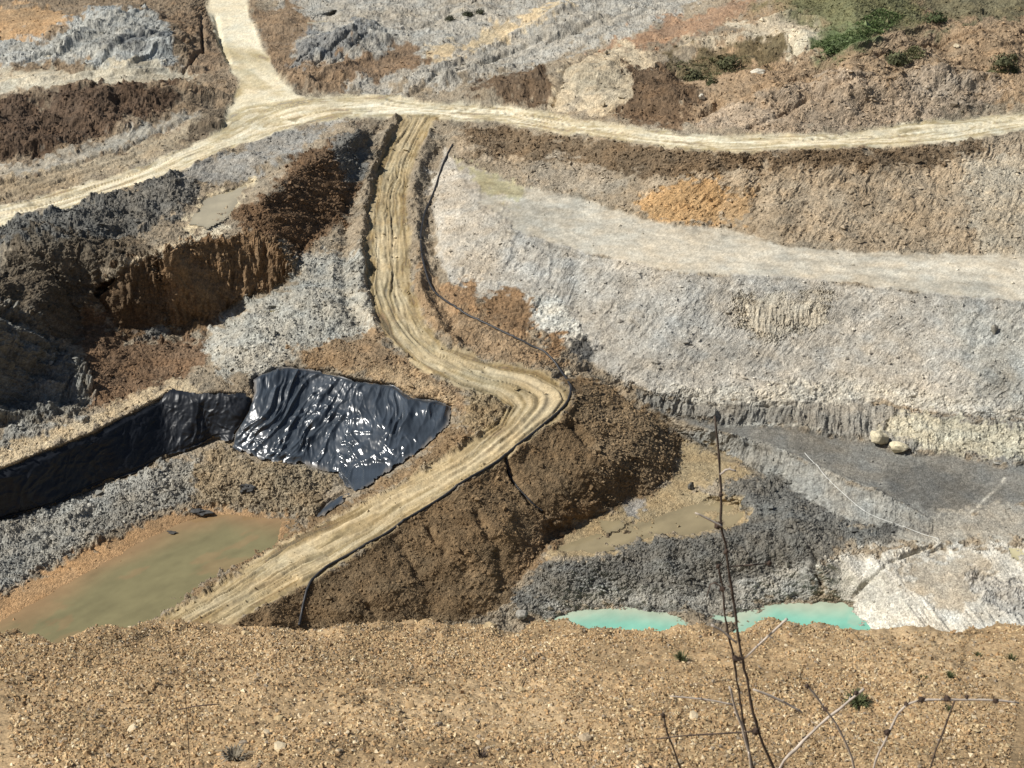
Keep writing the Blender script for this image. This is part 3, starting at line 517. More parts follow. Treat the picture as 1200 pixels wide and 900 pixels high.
# ------------------------------------------------------------------ mesh helpers
def mesh_np(name, verts, faces, mat=None, cols=None, smooth=True, parent=None):
    me = bpy.data.meshes.new(name); verts = np.asarray(verts, np.float32); faces = np.asarray(faces, np.int32)
    k = faces.shape[1]; me.vertices.add(len(verts)); me.loops.add(faces.size); me.polygons.add(len(faces))
    me.vertices.foreach_set('co', verts.ravel()); me.loops.foreach_set('vertex_index', faces.ravel())
    me.polygons.foreach_set('loop_start', np.arange(0, faces.size, k, dtype=np.int32))
    me.polygons.foreach_set('use_smooth', np.full(len(faces), smooth, bool))
    me.update(calc_edges=True)
    if cols is not None:
        a = me.color_attributes.new('tint', 'FLOAT_COLOR', 'POINT')
        c = np.ones((len(verts), 4), np.float32); c[:, :3] = cols; a.data.foreach_set('color', c.ravel())
    if mat: me.materials.append(mat)
    o = bpy.data.objects.new(name, me); COL.objects.link(o)
    if parent: o.parent = parent
    return o
def tag(o, label=None, cat=None, group=None, kind=None):
    if label: o['label'] = label
    if cat: o['category'] = cat
    if group: o['group'] = group
    if kind: o['kind'] = kind
    return o

# ------------------------------------------------------------------ materials
def new_mat(name):
    m = bpy.data.materials.new(name); m.use_nodes = True
    return m, m.node_tree.nodes, m.node_tree.links, m.node_tree.nodes['Principled BSDF']
def earth(name, scales=(1.6, 7.0), contrast=0.55, bump=0.35, bdist=0.12, rough=0.95):
    m, n, l, b = new_mat(name)
    at = n.new('ShaderNodeVertexColor'); at.layer_name = 'tint'
    tc = n.new('ShaderNodeTexCoord')
    n1 = n.new('ShaderNodeTexNoise'); n1.inputs['Scale'].default_value = scales[0]; n1.inputs['Detail'].default_value = 8; n1.inputs['Roughness'].default_value = .7
    n2 = n.new('ShaderNodeTexVoronoi'); n2.inputs['Scale'].default_value = scales[1]
    l.new(tc.outputs['Object'], n1.inputs['Vector']); l.new(tc.outputs['Object'], n2.inputs['Vector'])
    mr = n.new('ShaderNodeMapRange'); mr.inputs[1].default_value = .25; mr.inputs[2].default_value = .75
    mr.inputs[3].default_value = 1-contrast*.6; mr.inputs[4].default_value = 1+contrast*.6; l.new(n1.outputs[0], mr.inputs[0])
    sepc = n.new('ShaderNodeSeparateColor'); l.new(n2.outputs['Color'], sepc.inputs[0])
    mr2 = n.new('ShaderNodeMapRange'); mr2.inputs[3].default_value = 1-contrast*.38; mr2.inputs[4].default_value = 1+contrast*.38; l.new(sepc.outputs[0], mr2.inputs[0])
    mu = n.new('ShaderNodeMath'); mu.operation = 'MULTIPLY'; l.new(mr.outputs[0], mu.inputs[0]); l.new(mr2.outputs[0], mu.inputs[1])
    vm = n.new('ShaderNodeVectorMath'); vm.operation = 'SCALE'; l.new(at.outputs['Color'], vm.inputs[0]); l.new(mu.outputs[0], vm.inputs['Scale'])
    l.new(vm.outputs[0], b.inputs['Base Color'])
    ad = n.new('ShaderNodeMath'); ad.operation = 'SUBTRACT'; l.new(n1.outputs[0], ad.inputs[0])
    ml = n.new('ShaderNodeMath'); ml.operation = 'MULTIPLY'; ml.inputs[1].default_value = .5; l.new(n2.outputs['Distance'], ml.inputs[0]); l.new(ml.outputs[0], ad.inputs[1])
    bp = n.new('ShaderNodeBump'); bp.inputs['Strength'].default_value = bump; bp.inputs['Distance'].default_value = bdist
    l.new(ad.outputs[0], bp.inputs['Height']); l.new(bp.outputs[0], b.inputs['Normal'])
    b.inputs['Roughness'].default_value = rough; b.inputs['Specular IOR Level'].default_value = .15
    return m
M_EARTH = earth('quarry_earth', (2.6, 9.0), .62, .8, .11)
M_ROAD = earth('rolled_clay', (.9, 7.0), .30, .3, .05)
M_STONE = earth('stone', (3.0, 9.0), .4, .3, .04)
M_GRAVEL = earth('foreground_gravel', (30.0, 90.0), .5, .5, .01)
M_PEBBLE = earth('pebble', (60.0, 150.0), .35, .35, .004)
def water(name, rough=.1):
    m, n, l, b = new_mat(name); tc = n.new('ShaderNodeTexCoord')
    at = n.new('ShaderNodeVertexColor'); at.layer_name = 'tint'; l.new(at.outputs['Color'], b.inputs['Base Color'])
    rp = n.new('ShaderNodeTexNoise'); rp.inputs['Scale'].default_value = 2.2; rp.inputs['Detail'].default_value = 4; l.new(tc.outputs['Object'], rp.inputs['Vector'])
    bp = n.new('ShaderNodeBump'); bp.inputs['Strength'].default_value = .07; bp.inputs['Distance'].default_value = .06; l.new(rp.outputs[0], bp.inputs['Height']); l.new(bp.outputs[0], b.inputs['Normal'])
    b.inputs['Roughness'].default_value = rough; b.inputs['IOR'].default_value = 1.33
    return m
def plain(name, c, rough=.6, spec=.3, var=.25, scale=8.0):
    m, n, l, b = new_mat(name); tc = n.new('ShaderNodeTexCoord')
    no = n.new('ShaderNodeTexNoise'); no.inputs['Scale'].default_value = scale; no.inputs['Detail'].default_value = 5; l.new(tc.outputs['Object'], no.inputs['Vector'])
    r = n.new('ShaderNodeValToRGB'); r.color_ramp.elements[0].position = .3; r.color_ramp.elements[1].position = .7
    r.color_ramp.elements[0].color = (*[x*(1-var) for x in c], 1); r.color_ramp.elements[1].color = (*[min(1, x*(1+var)) for x in c], 1)
    l.new(no.outputs[0], r.inputs[0]); l.new(r.outputs[0], b.inputs['Base Color'])
    b.inputs['Roughness'].default_value = rough; b.inputs['Specular IOR Level'].default_value = spec
    return m

# ------------------------------------------------------------------ the ground, cut into its own sheets along the surveyed borders
ids = np.arange(NU*NV, dtype=np.int64).reshape(NV, NU)
quads = np.stack([ids[1:, :-1], ids[1:, 1:], ids[:-1, 1:], ids[:-1, :-1]], -1).reshape(-1, 4)
uc = (U[:-1, :-1] + .6); vc = (V[:-1, :-1] + .55)
rid = np.zeros(uc.shape, np.int8)
def cut(poly, k): rid[inside(uc, vc, poly)] = k
cut(ROAD_LOW[11:] + rev(WALL_FOOT), 3)
cut(WALL_FOOT + rev(BENCH), 4)
cut(BENCH + rev(SLOPE_FOOT), 5)
cut(RAMP_R[12:] + rev(TOE), 6)
cut(NORTH_R[1:] + [(280,-260),(1460,-260)] + rev(ROAD_RUP), 7)
rid[m_ramp[:-1, :-1] > .5] = 2
rid[m_road[:-1, :-1] > .5] = 1
rid = rid.ravel()
flatP = PM.reshape(-1, 3); flatC = CO.reshape(-1, 3)
def patch(name, k, mat):
    q = quads[rid == k]; used, inv = np.unique(q.ravel(), return_inverse=True)
    o = mesh_np(name, flatP[used], inv.reshape(-1, 4), mat, flatC[used], smooth=mat is M_ROAD); o['kind'] = 'structure'; return o
for nm, k, mt in (('quarry_floor', 0, M_EARTH), ('dirt_road', 1, M_ROAD), ('ramp_road', 2, M_ROAD), ('upper_bank', 3, M_EARTH), ('bench_terrace', 4, M_ROAD), ('grey_bank', 5, M_EARTH), ('brown_bank', 6, M_EARTH), ('hillside', 7, M_EARTH)):
    patch(nm, k, mt)
def gidx(u, v):
    return np.interp(v, GV, np.arange(NV)), np.interp(u, GU, np.arange(NU))
def ground(u, v, A=None):
    A = PM if A is None else A
    j, i = gidx(u, v); j0 = int(min(j, NV-2)); i0 = int(min(i, NU-2)); fj = j-j0; fi = i-i0
    return Vector((A[j0, i0]*(1-fj)*(1-fi) + A[j0, i0+1]*(1-fj)*fi + A[j0+1, i0]*fj*(1-fi) + A[j0+1, i0+1]*fj*fi).tolist())

def resample(px, step):
    out = [px[0]]
    for a, b in zip(px, px[1:]):
        n = max(1, int(math.hypot(b[0]-a[0], b[1]-a[1])/step))
        out += [tuple(a[k]+(b[k]-a[k])*i/n for k in range(len(a))) for i in range(1, n+1)]
    return out
def smooth_path(px, it=2):
    for _ in range(it):
        q = [px[0]]
        for a, b in zip(px, px[1:]):
            q.append(tuple(.75*x+.25*y for x, y in zip(a, b))); q.append(tuple(.25*x+.75*y for x, y in zip(a, b)))
        px = q + [px[-1]]
    return px

# ------------------------------------------------------------------ water
M_WATER = water('silty_water', .05)
def sheet_poly(name, poly, lev, deep, shallow, reach=14, side=None, streak=.10):
    us = [p[0] for p in poly]; vs = [p[1] for p in poly]
    gu = np.arange(min(us)-2, max(us)+2, 2.0); gv = np.arange(min(vs)-2, max(vs)+2, 1.6); uu, vv = np.meshgrid(gu, gv)
    t = (EYE-lev)/(-ray(uu, vv)[2]); x, y, _ = ray(uu, vv); px = x*t; py = y*t
    d = pdist(uu, vv, side or poly, closed=side is None) + 5*fbm(px*.25, py*.25, 4, 501)
    w = sstep(1, reach, d)[..., None]*(1-.45*sstep(.25, .5, fbm(px*.16+py*.13, (py-px)*.30, 5, 503, .6)))[..., None]; c = srgb(shallow, .62)*(1-w) + srgb(deep, .62)*w
    c = c*(1 + streak*fbm(px*.3+py*.3, (py-px)*.8, 5, 505, .6) + .05*fbm(px*1.5, py*1.5, 3, 507))[..., None]
    gi = np.arange(uu.size).reshape(uu.shape); k = inside(uu, vv, poly); kq = k[1:, :-1] & k[1:, 1:] & k[:-1, 1:] & k[:-1, :-1]
    q = np.stack([gi[1:, :-1], gi[1:, 1:], gi[:-1, 1:], gi[:-1, :-1]], -1)[kq]; used, inv = np.unique(q.ravel(), return_inverse=True)
    P = np.stack([px, py, np.full(px.shape, lev)], -1).reshape(-1, 3)
    o = mesh_np(name, P[used], inv.reshape(-1, 4), M_WATER, c.reshape(-1, 3)[used]); o['kind'] = 'structure'; return o
sheet_poly('turquoise_pool', [(622,712),(660,704),(720,700),(800,708),(862,716),(872,708),(905,692),(955,694),(992,700),(1010,716),(1070,775),(590,775),(618,735)], 1.2, (118,226,200), (196,214,188), 26,
  [(625,724),(660,713),(720,709),(800,716),(835,738),(862,726),(880,714),(905,702),(950,704),(985,705)])
sheet_poly('muddy_pond', [(-240,806),(0,712),(60,682),(100,660),(150,632),(200,608),(262,594),(340,602),(356,618),(326,643),(276,671),(229,699),(184,729),(144,754),(80,805),(-100,850)], 4.2, (148,138,88), (176,136,84), 30,
  [(-240,806),(0,722),(60,690),(100,668),(150,640),(200,615),(262,600),(340,606),(356,618)], .13)
for poly, lev, kind in PUDDLES:
    if kind == 'none': continue
    cx = sum(p[0] for p in poly)/len(poly); cy = sum(p[1] for p in poly)/len(poly)
    c = {'tan': (204,188,152), 'mud': (178,158,114), 'olive': (156,142,90), 'yellow': (230,216,162)}[kind]
    q = resample(smooth_path(poly + [poly[0]], 2), 4)[:-1]; rj = random.Random(int(cx))
    ph = [rj.uniform(0, 6.28) for _ in range(4)]
    def wobf(a): return 1.08 + .07*math.sin(3*a+ph[0]) + .05*math.sin(7*a+ph[1]) + .035*math.sin(13*a+ph[2]) + .02*math.sin(23*a+ph[3])
    sheet_poly('puddle', [(cx+(u-cx)*wobf(math.atan2(v-cy, u-cx)), cy+(v-cy)*wobf(math.atan2(v-cy, u-cx))) for u, v in q], lev, c, tuple(x*.92 for x in c), 8)

# ------------------------------------------------------------------ black plastic liner sheets
def liner(name, poly, label, wr, amp, seed, lean, mat=None):
    us = [p[0] for p in poly]; vs = [p[1] for p in poly]
    gu = np.arange(max(min(us), -240)-1, max(us)+1, .8); gv = np.arange(min(vs)-1, max(vs)+1, .8)
    uu, vv = np.meshgrid(gu, gv); j, i = gidx(uu.ravel(), vv.ravel())
    j0 = np.minimum(j.astype(int), NV-2); i0 = np.minimum(i.astype(int), NU-2); fj = (j-j0)[:, None]; fi = (i-i0)[:, None]
    def samp(A): return A[j0, i0]*(1-fj)*(1-fi) + A[j0, i0+1]*(1-fj)*fi + A[j0+1, i0]*fj*(1-fi) + A[j0+1, i0+1]*fj*fi
    p = samp(PS); n = samp(N0); x, y, z = p.T
    a = x*0.85 - z*lean + y*0.10; b = z*1.5 + 0.5*x
    wa = a + 0.9*fbm(a*.3, b*.22, 2, seed); wb = b + .5*fbm(a*.5, b*.5, 2, seed+9)
    def fold(f, g, sd, p=1.6): return (0.5+0.5*vn(wa*f, wb*g, sd))**p
    h = .45*fold(.40, .08, seed+1) - .42*np.abs(vn(wa*.95, wb*.15, seed+2)) - .34*np.abs(vn(wa*1.55 + wb*.2, wb*.36, seed+3)) - .24*np.abs(vn(wa*1.7 - wb*.6, wb*.9, seed+4)) - .09*np.abs(vn(wa*3.1 + wb*.8, wb*1.9, seed+13)) + .03*vn(wa*3.2, wb*2.2, seed+5)
    h = np.maximum(h, -.36 + .06*vn(wa*1.3, wb*.8, seed+11))
    edge = pdist(uu, vv, poly).ravel()
    p = p + n*(0.10 + .20*sstep(0, 7, edge) + amp*(h+.42)*sstep(0, 12, edge) + .16*(poly is SHEET) + .03*fbm(x*3, z*3, 2, seed+6))[:, None]
    gi = np.arange(uu.size).reshape(uu.shape)
    keepv = inside(uu, vv, poly)
    wob = pdist(uu, vv, poly) - .6 + 1.2*fbm(uu/5, vv/5, 2, seed+8) + 2.2*fbm(uu/16, vv/11, 3, seed+10); k = keepv & (wob > .3)
    kq = k[1:, :-1] & k[1:, 1:] & k[:-1, 1:] & k[:-1, :-1]
    q = np.stack([gi[1:, :-1], gi[1:, 1:], gi[:-1, 1:], gi[:-1, :-1]], -1)[kq]
    used, inv = np.unique(q.ravel(), return_inverse=True)
    o = mesh_np(name, p[used], inv.reshape(-1, 4), mat or M_LINER, np.repeat(np.clip(1-edge/5 + .6*fbm(x*1.2, z*1.6, 3, seed+12) - .25, 0, 1)[:, None], 3, 1)[used]); tag(o, label, 'plastic sheet')
    return o
M_LINER = plain('black_plastic', (.036, .045, .056), .23, .6, .3, .5)
def _dust(m):
    n = m.node_tree.nodes; l = m.node_tree.links; b = n['Principled BSDF']; base = b.inputs['Base Color'].links[0].from_socket
    at = n.new('ShaderNodeVertexColor'); at.layer_name = 'tint'; mx = n.new('ShaderNodeMix'); mx.data_type = 'RGBA'
    f = n.new('ShaderNodeMath'); f.operation = 'MULTIPLY'; f.inputs[1].default_value = .55; l.new(at.outputs['Color'], f.inputs[0])
    l.new(f.outputs[0], mx.inputs[0]); l.new(base, mx.inputs[6]); mx.inputs[7].default_value = (.26, .21, .15, 1); l.new(mx.outputs[2], b.inputs['Base Color'])
    ra = n.new('ShaderNodeMath'); ra.operation = 'MULTIPLY_ADD'; ra.inputs[1].default_value = .6; l.new(at.outputs['Color'], ra.inputs[0]); nz = n.new('ShaderNodeTexNoise'); nz.inputs['Scale'].default_value = .7; nz.inputs['Detail'].default_value = 5
    mr = n.new('ShaderNodeMapRange'); mr.inputs[1].default_value = .35; mr.inputs[2].default_value = .65; mr.inputs[3].default_value = .17; mr.inputs[4].default_value = .40; l.new(nz.outputs[0], mr.inputs[0]); l.new(mr.outputs[0], ra.inputs[2]); l.new(ra.outputs[0], b.inputs['Roughness'])
_dust(M_LINER)
M_SHADE = plain('black_plastic_shade_tint', (.012, .014, .018), .42, .3, .3, 1.2)  # same plastic as the sunlit liner, bank's shade darkened into its colour
liner('pond_liner', LINER, 'crumpled glossy black plastic liner covering the sunlit slope beside the ramp road', 1, 1.0, 201, 1.1)
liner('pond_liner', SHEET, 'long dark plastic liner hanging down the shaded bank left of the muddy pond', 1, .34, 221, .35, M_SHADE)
liner('pond_liner', FLAP, 'small loose flap of black plastic at the pond end of the crumpled liner', 1, .5, 231, .3)

# ------------------------------------------------------------------ stones
def ico():
    t = (1+5**.5)/2
    v = np.array([(-1,t,0),(1,t,0),(-1,-t,0),(1,-t,0),(0,-1,t),(0,1,t),(0,-1,-t),(0,1,-t),(t,0,-1),(t,0,1),(-t,0,-1),(-t,0,1)], float); v /= np.linalg.norm(v[0])
    f = np.array([(0,11,5),(0,5,1),(0,1,7),(0,7,10),(0,10,11),(1,5,9),(5,11,4),(11,10,2),(10,7,6),(7,1,8),(3,9,4),(3,4,2),(3,2,6),(3,6,8),(3,8,9),(4,9,5),(2,4,11),(6,2,10),(8,6,7),(9,8,1)])
    return v, f
IV, IF = ico()
OV = np.array([(1,0,0),(-1,0,0),(0,1,0),(0,-1,0),(0,0,1),(0,0,-1)], float)
OF = np.array([(0,2,4),(2,1,4),(1,3,4),(3,0,4),(2,0,5),(1,2,5),(3,1,5),(0,3,5)])
def stones_mesh(name, centres, sizes, cols, mat, flat=.75, seed=1):
    IV, IF = OV*1.12, OF; NVX = 6
    r = np.random.default_rng(seed); n = len(centres)
    v = (IV[None]*(1 + r.uniform(-.38, .38, (n, NVX, 1))) + r.uniform(-.25, .25, (n, NVX, 3)))*np.stack([r.uniform(.75, 1.3, n), r.uniform(.7, 1.1, n), r.uniform(.45, .95, n)*flat/.75], -1)[:, None, :]
    a = r.uniform(0, 6.283, n); b = r.uniform(-.5, .5, n); ca, sa, cb, sb = np.cos(a), np.sin(a), np.cos(b), np.sin(b)
    y1 = v[..., 1]*cb[:, None] - v[..., 2]*sb[:, None]; z1 = v[..., 1]*sb[:, None] + v[..., 2]*cb[:, None]; x1 = v[..., 0]
    v = np.stack([x1*ca[:, None]-y1*sa[:, None], x1*sa[:, None]+y1*ca[:, None], z1], -1)*sizes[:, None, None] + centres[:, None, :]
    f = (IF[None] + (np.arange(n)*NVX)[:, None, None]).reshape(-1, 3)
    return mesh_np(name, v.reshape(-1, 3), f, mat, np.repeat(cols, NVX, 0), smooth=False)
# loose rubble over the pit, thickest where the ground was painted rocky
jm = (V > -5) & (V < 765) & (U > -40) & (U < 1240)
wgt = (ROCK**1.3*jm).astype(np.float64).ravel()
wgt *= np.clip((120/dist.ravel()), .3, 1.5)
pick = RNG.choice(NU*NV, 48000, p=wgt/wgt.sum())
sz = 0.035 + 0.13*RNG.random(len(pick))**3.0 + 0.25*(RNG.random(len(pick)) > .988)*RNG.random(len(pick))
sz *= np.clip(dist.ravel()[pick]/115, .85, 1.5)
cen = flatP[pick] + np.stack([RNG.uniform(-.05, .05, len(pick)), RNG.uniform(-.05, .05, len(pick)), sz*.25], -1)
cc = flatC[pick]*RNG.uniform(.75, 1.35, (len(pick), 1))
tag(stones_mesh('rubble', cen, sz, np.clip(cc, .02, .8), M_STONE, .8, 3), kind='stuff')
def boulder(name, u, v, r, col, label, cat, group=None, seed=1, stretch=(1, 1, .8), p=None, mat=None, sub=2, sink=.6, rough=.12):
    vv, ff = IV.copy(), IF.copy()
    for _ in range(sub):
        mid = {}; nv = list(map(tuple, vv)); nf = []
        def m_(a, b):
            k = (min(a, b), max(a, b))
            if k not in mid:
                q = np.array(nv[a])+np.array(nv[b]); q /= np.linalg.norm(q); mid[k] = len(nv); nv.append(tuple(q))
            return mid[k]
        for a, b, c in ff:
            ab, bc, ca = m_(a, b), m_(b, c), m_(c, a); nf += [(a, ab, ca), (b, bc, ab), (c, ca, bc), (ab, bc, ca)]
        vv, ff = np.array(nv), np.array(nf)
    rr = np.random.default_rng(seed); w = np.ones(len(vv))
    for _ in range(11):                                   # planed facets
        d = rr.normal(size=3); d /= np.linalg.norm(d); c = rr.uniform(.5, .82); h = vv@d; w = np.minimum(w, np.where(h > c, c/np.maximum(h, .01), 1))
    w *= 1 + rough*fbm(vv[:, 0]*2+seed, vv[:, 1]*2+vv[:, 2]*1.7, 3, seed)
    vv = vv*w[:, None]*np.array(stretch)*r
    c = p if p is not None else ground(u, v)
    o = mesh_np(name, vv, ff, smooth=False, mat=mat or M_STONE, cols= np.tile(col, (len(vv), 1))*(1+.15*fbm(vv[:, 0]*3/r, vv[:, 2]*3/r, 2, seed))[:, None])
    o.location = c + Vector((0, 0, r*stretch[2]*sink)); tag(o, label, cat, group); return o
boulder('boulder', 1030, 518, .95, srgb((205,192,160)), 'larger tan boulder of the pair on the grey pit terrace', 'boulder', 'boulders on the grey terrace', 3, (1, 1, .85))
boulder('boulder', 1052, 530, .85, srgb((222,208,172)), 'smaller paler boulder casting a shadow to its right on the grey terrace', 'boulder', 'boulders on the grey terrace', 8, (1.15, .9, .75))
boulder('boulder', 1165, 388, .5, srgb((150,145,135)), 'lone grey rock stuck high in the light grey slope at the right', 'boulder', None, 12, (.8, .8, 1.3), sink=.2)
boulder('boulder', 890, 88, .8, srgb((222,214,198)), 'pale whitish block lying on the brown hillside below the hollow', 'boulder', None, 15, (1.4, .8, .6), sink=.3)
boulder('boulder', 823, 120, .5, srgb((218,210,195)), 'small white block beside the dark flank of the tan mound', 'boulder', None, 17, (1, .9, .9))
boulder('boulder', 1120, 62, .45, srgb((220,200,165)), 'pale tan rock lying high on the brown hillside at the right', 'boulder', None, 18)
boulder('boulder', 665, 438, .42, srgb((205,190,160)), 'small pale rock beside the hose at the outer bend of the ramp', 'boulder', None, 19)
boulder('boulder', 810, 574, .5, srgb((100,98,95)), 'dark upright lump of clay standing in the mud flat', 'boulder', None, 23, (.7, .7, 1.2), sink=.4)
boulder('boulder', 612, 725, .55, srgb((150,146,140)), 'grey rock at the left end of the turquoise pool', 'boulder', None, 25)
boulder('boulder', 203, 626, .55, srgb((78,76,76)), 'dark clay lump sticking out of the muddy pond near its far end', 'boulder', None, 27, (1.4, .8, .4), sink=.2, rough=.5)
boulder('boulder', 290, 577, .85, srgb((82,82,84)), 'dark grey clay lump on the gravel mound below the liner', 'boulder', None, 29, (1.1, .8, .6), sink=.3, rough=.5)
boulder('boulder', 232, 602, .8, srgb((84,84,86)), 'flat dark clay lump at the edge of the orange mud', 'boulder', None, 31, (1.4, .8, .4), sink=.2, rough=.5)

# ------------------------------------------------------------------ hoses
def tube(name, pts_, rad, mat, parent=None, sides=8, cols=None):
    P = [Vector(p) for p in pts_]; R = rad if isinstance(rad, (list, tuple)) else [rad]*len(P)
    vs = []; fs = []; nrm = Vector((0, 0, 1))
    for i, p in enumerate(P):
        d = (P[min(i+1, len(P)-1)] - P[max(i-1, 0)]); d.normalize()
        n = nrm - d*nrm.dot(d)
        if n.length < 1e-4: n = d.orthogonal()
        n.normalize(); b = d.cross(n); nrm = n
        for k in range(sides):
            a = 2*math.pi*k/sides; vs.append(p + (n*math.cos(a) + b*math.sin(a))*R[i])
    for i in range(len(P)-1):
        for k in range(sides):
            fs.append((i*sides+k, i*sides+(k+1) % sides, (i+1)*sides+(k+1) % sides, (i+1)*sides+k))
    fs.append(tuple(reversed(range(sides)))); fs.append(tuple(range((len(P)-1)*sides, len(P)*sides)))
    me = bpy.data.meshes.new(name); me.from_pydata(vs, [], fs); me.materials.append(mat); me.update()
    for q in me.polygons: q.use_smooth = True
    o = bpy.data.objects.new(name, me); COL.objects.link(o)
    if parent: o.parent = parent
    return o
M_HOSE = plain('black_hose', (.022, .022, .024), .5, .4, .3, 4)
M_WHITE = plain('white_hose', (.62, .62, .58), .6, .3, .1, 4)
def hose(px, r, label, mat, lift=.6, sag=True):
    q = resample(smooth_path(px), 2.5); g = np.array([ground(u, v) for u, v in q])
    z = g[:, 2].copy()
    for _ in range(2): z = np.maximum(z, np.convolve(np.pad(z, 3, mode='edge'), np.ones(7)/7, 'valid'))
    g[:, 2] = z + r*lift
    return tag(tube('hose', [Vector(p.tolist()) for p in g], r, mat), label, 'hose')
hose([(531,172),(517,197),(507,227),(494,260),(493,300),(503,333),(517,350),(547,370),(580,387),(613,403),(640,414),(657,433),(667,450),(669,464),(661,478),(634,500),(594,533),(560,557),(500,596),(440,634),(400,655),(377,668),(364,682),(357,700),(351,735)],
     .11, 'long black hose running down the outer edge of the ramp road and round its bend', M_HOSE)
hose([(594,535),(604,560),(622,582),(640,600)], .09, 'short black hose branching off down the brown bank below the bend', M_HOSE)
hose([(943,531),(960,553),(985,576),(1013,601),(1040,613),(1067,622),(1100,632)], 0.024, 'thin white hose trailing from the grey terrace down to the pale flat', M_WHITE)

# ------------------------------------------------------------------ grass and low growth on the hillside
M_GRASS = earth('grass_blades', (.4, 1.0), .3, 0, .01)
def grass_patch(name, polys, n, hgt, seed, c):
    r = np.random.default_rng(seed); vs = []; fs = []; cs = []; base = srgb(c, .8)
    for poly in polys:
        us = [p[0] for p in poly]; vs_ = [p[1] for p in poly]; k = 0
        while k < n:
            u, v = r.uniform(min(us), max(us)), r.uniform(min(vs_), max(vs_))
            if not inside(np.array([u]), np.array([v]), poly)[0]: continue
            k += 1; g = ground(u, v); h = hgt*r.uniform(.5, 1.4)
            for _ in range(7):
                a = r.uniform(0, 6.283); d = Vector((math.cos(a), math.sin(a), 0)); o = g + d*h*r.uniform(0, 1.2); w = Vector((-d.y, d.x, 0))*h*.16
                i = len(vs); vs += [o-w, o+w, o + d*h*.5 + Vector((0, 0, h*r.uniform(.5, 1)))]; fs.append((i, i+1, i+2))
                t = base*r.uniform(.6, 1.4); cs += [t]*3
    return tag(mesh_np(name, np.array([x[:] for x in vs]), np.array(fs), M_GRASS, np.array(cs), smooth=False), kind='stuff')
grass_patch('grass', [[(950,62),(975,45),(1030,28),(1022,46),(980,64)], [(1000,30),(1030,10),(1060,18),(1030,45)]], 1100, .22, 5, (104,130,66))
grass_patch('dry_scrub', [[(895,8),(985,-5),(1080,0),(1090,25),(1030,40),(970,40)], [(790,70),(860,56),(880,66),(810,95)], [(1040,78),(1070,62),(1075,85),(1045,90)], [(1160,85),(1190,80),(1190,95),(1155,98)]], 520, .25, 6, (124,124,78))

def shrub(u, v, r, label, seed, c):
    g = ground(u, v); root = bpy.data.objects.new('shrub', None); COL.objects.link(root); root.location = g; root.empty_display_size = r; tag(root, label, 'shrub')
    rr = np.random.default_rng(seed); n = 420; d = rr.normal(size=(n, 3)); d /= np.linalg.norm(d, axis=1)[:, None]; d[:, 2] = np.abs(d[:, 2])
    p = d*(r*rr.random((n, 1))**.4*(1 + .35*fbm(d[:, 0]*2+seed, d[:, 1]*2+d[:, 2], 2, seed)[:, None]))*np.array([1.1, 1.1, .9]) + np.array([0, 0, r*.15])
    a = rr.normal(size=(n, 3)); a /= np.linalg.norm(a, axis=1)[:, None]; b2 = np.cross(a, d); L = r*rr.uniform(.10, .2, (n, 1))
    vs = np.stack([p - a*L, p + b2*L*.6, p + a*L, p - b2*L*.6], 1).reshape(-1, 3); fs = np.arange(n*4).reshape(n, 4)
    mesh_np('crown', vs, fs, M_GRASS, np.repeat(srgb(c)*rr.uniform(.6, 1.4, (n, 1)), 4, 0), smooth=False, parent=root)
    tube('stem', [Vector((0, 0, -.1)), Vector((r*.05, 0, r*.4)), Vector((0, r*.06, r*.9))], [r*.08, r*.06, r*.03], M_BARK, root, 6)
M_BARK = plain('bark', (.09, .07, .05), .9, .2, .3, 6)
for i, (u, v, r, lab, c) in enumerate([(527,29,.8,'small dark shrub on the grey flat, leftmost of a short row of three',(84,86,66)), (549,24,.9,'dark shrub in the middle of a row of three on the grey flat',(80,84,62)), (563,21,.8,'small dark shrub, rightmost of the row of three on the grey flat',(86,88,68)),
   (1045,84,1.4,'olive shrub in a dip of the brown hillside above the right road',(96,100,64)), (1172,92,1.3,'low olive shrub on the brown hillside near the right edge',(98,100,66)), (812,84,1.3,'olive shrub at the left end of the hillside hollow',(92,94,60)), (850,72,1.5,'wide olive shrub in the middle of the hillside hollow',(96,98,62)),
   (1095,30,1.3,'dark green shrub at the edge of the grassy field at the top',(78,92,52)), (835,104,.9,'small olive shrub below the hollow beside the brown spoil',(92,96,60)), (975,66,1.0,'bright green shrub at the lower tip of the green grass patch',(88,112,56))]):
    shrub(u, v, r, lab, 700+i, c)

# ------------------------------------------------------------------ the slope we stand on
LIP = [(-260,738),(-100,742),(0,744),(20,740),(37,743),(47,749),(57,757),(68,757),(77,747),(100,740),(133,735),(150,739),(180,733),(230,732),(267,735),(350,735),(400,741),(433,733),(467,725),(487,722),(517,728),(560,728),(593,735),(608,738),(620,728),(633,727),(667,733),(690,740),(717,733),(767,732),(800,730),(833,733),(863,738),(900,728),(923,733),(950,738),(1000,742),(1033,740),(1100,742),(1128,742),(1138,733),(1167,728),(1200,732),(1460,736)]
EYE_H, TAN = 1.65, math.tan(math.radians(25.0))
lu = np.array([p[0] for p in LIP], float); lv = np.array([p[1] for p in LIP], float)
def fg_Y(u, v):                                 # where the ray meets the near slope
    x, y, d = ray(u, v); return EYE_H/((-d)/y - TAN)
fu = np.concatenate([np.linspace(-900, -12, 60), np.arange(-8, 1209, 2.4), np.linspace(1212, 2100, 60)])
yl = fg_Y(fu, np.interp(fu, lu, lv) + 5.0)
tri = np.concatenate([np.linspace(0.05, .55, 14), np.linspace(.56, 1.0, 230)])
xs = (fu-600)/FPX/ray(600, 735)[1]              # lateral slope of each column
rows = []
for t in tri:
    y = yl*t; rows.append(np.stack([xs*y, y, EYE - EYE_H - TAN*y], -1))
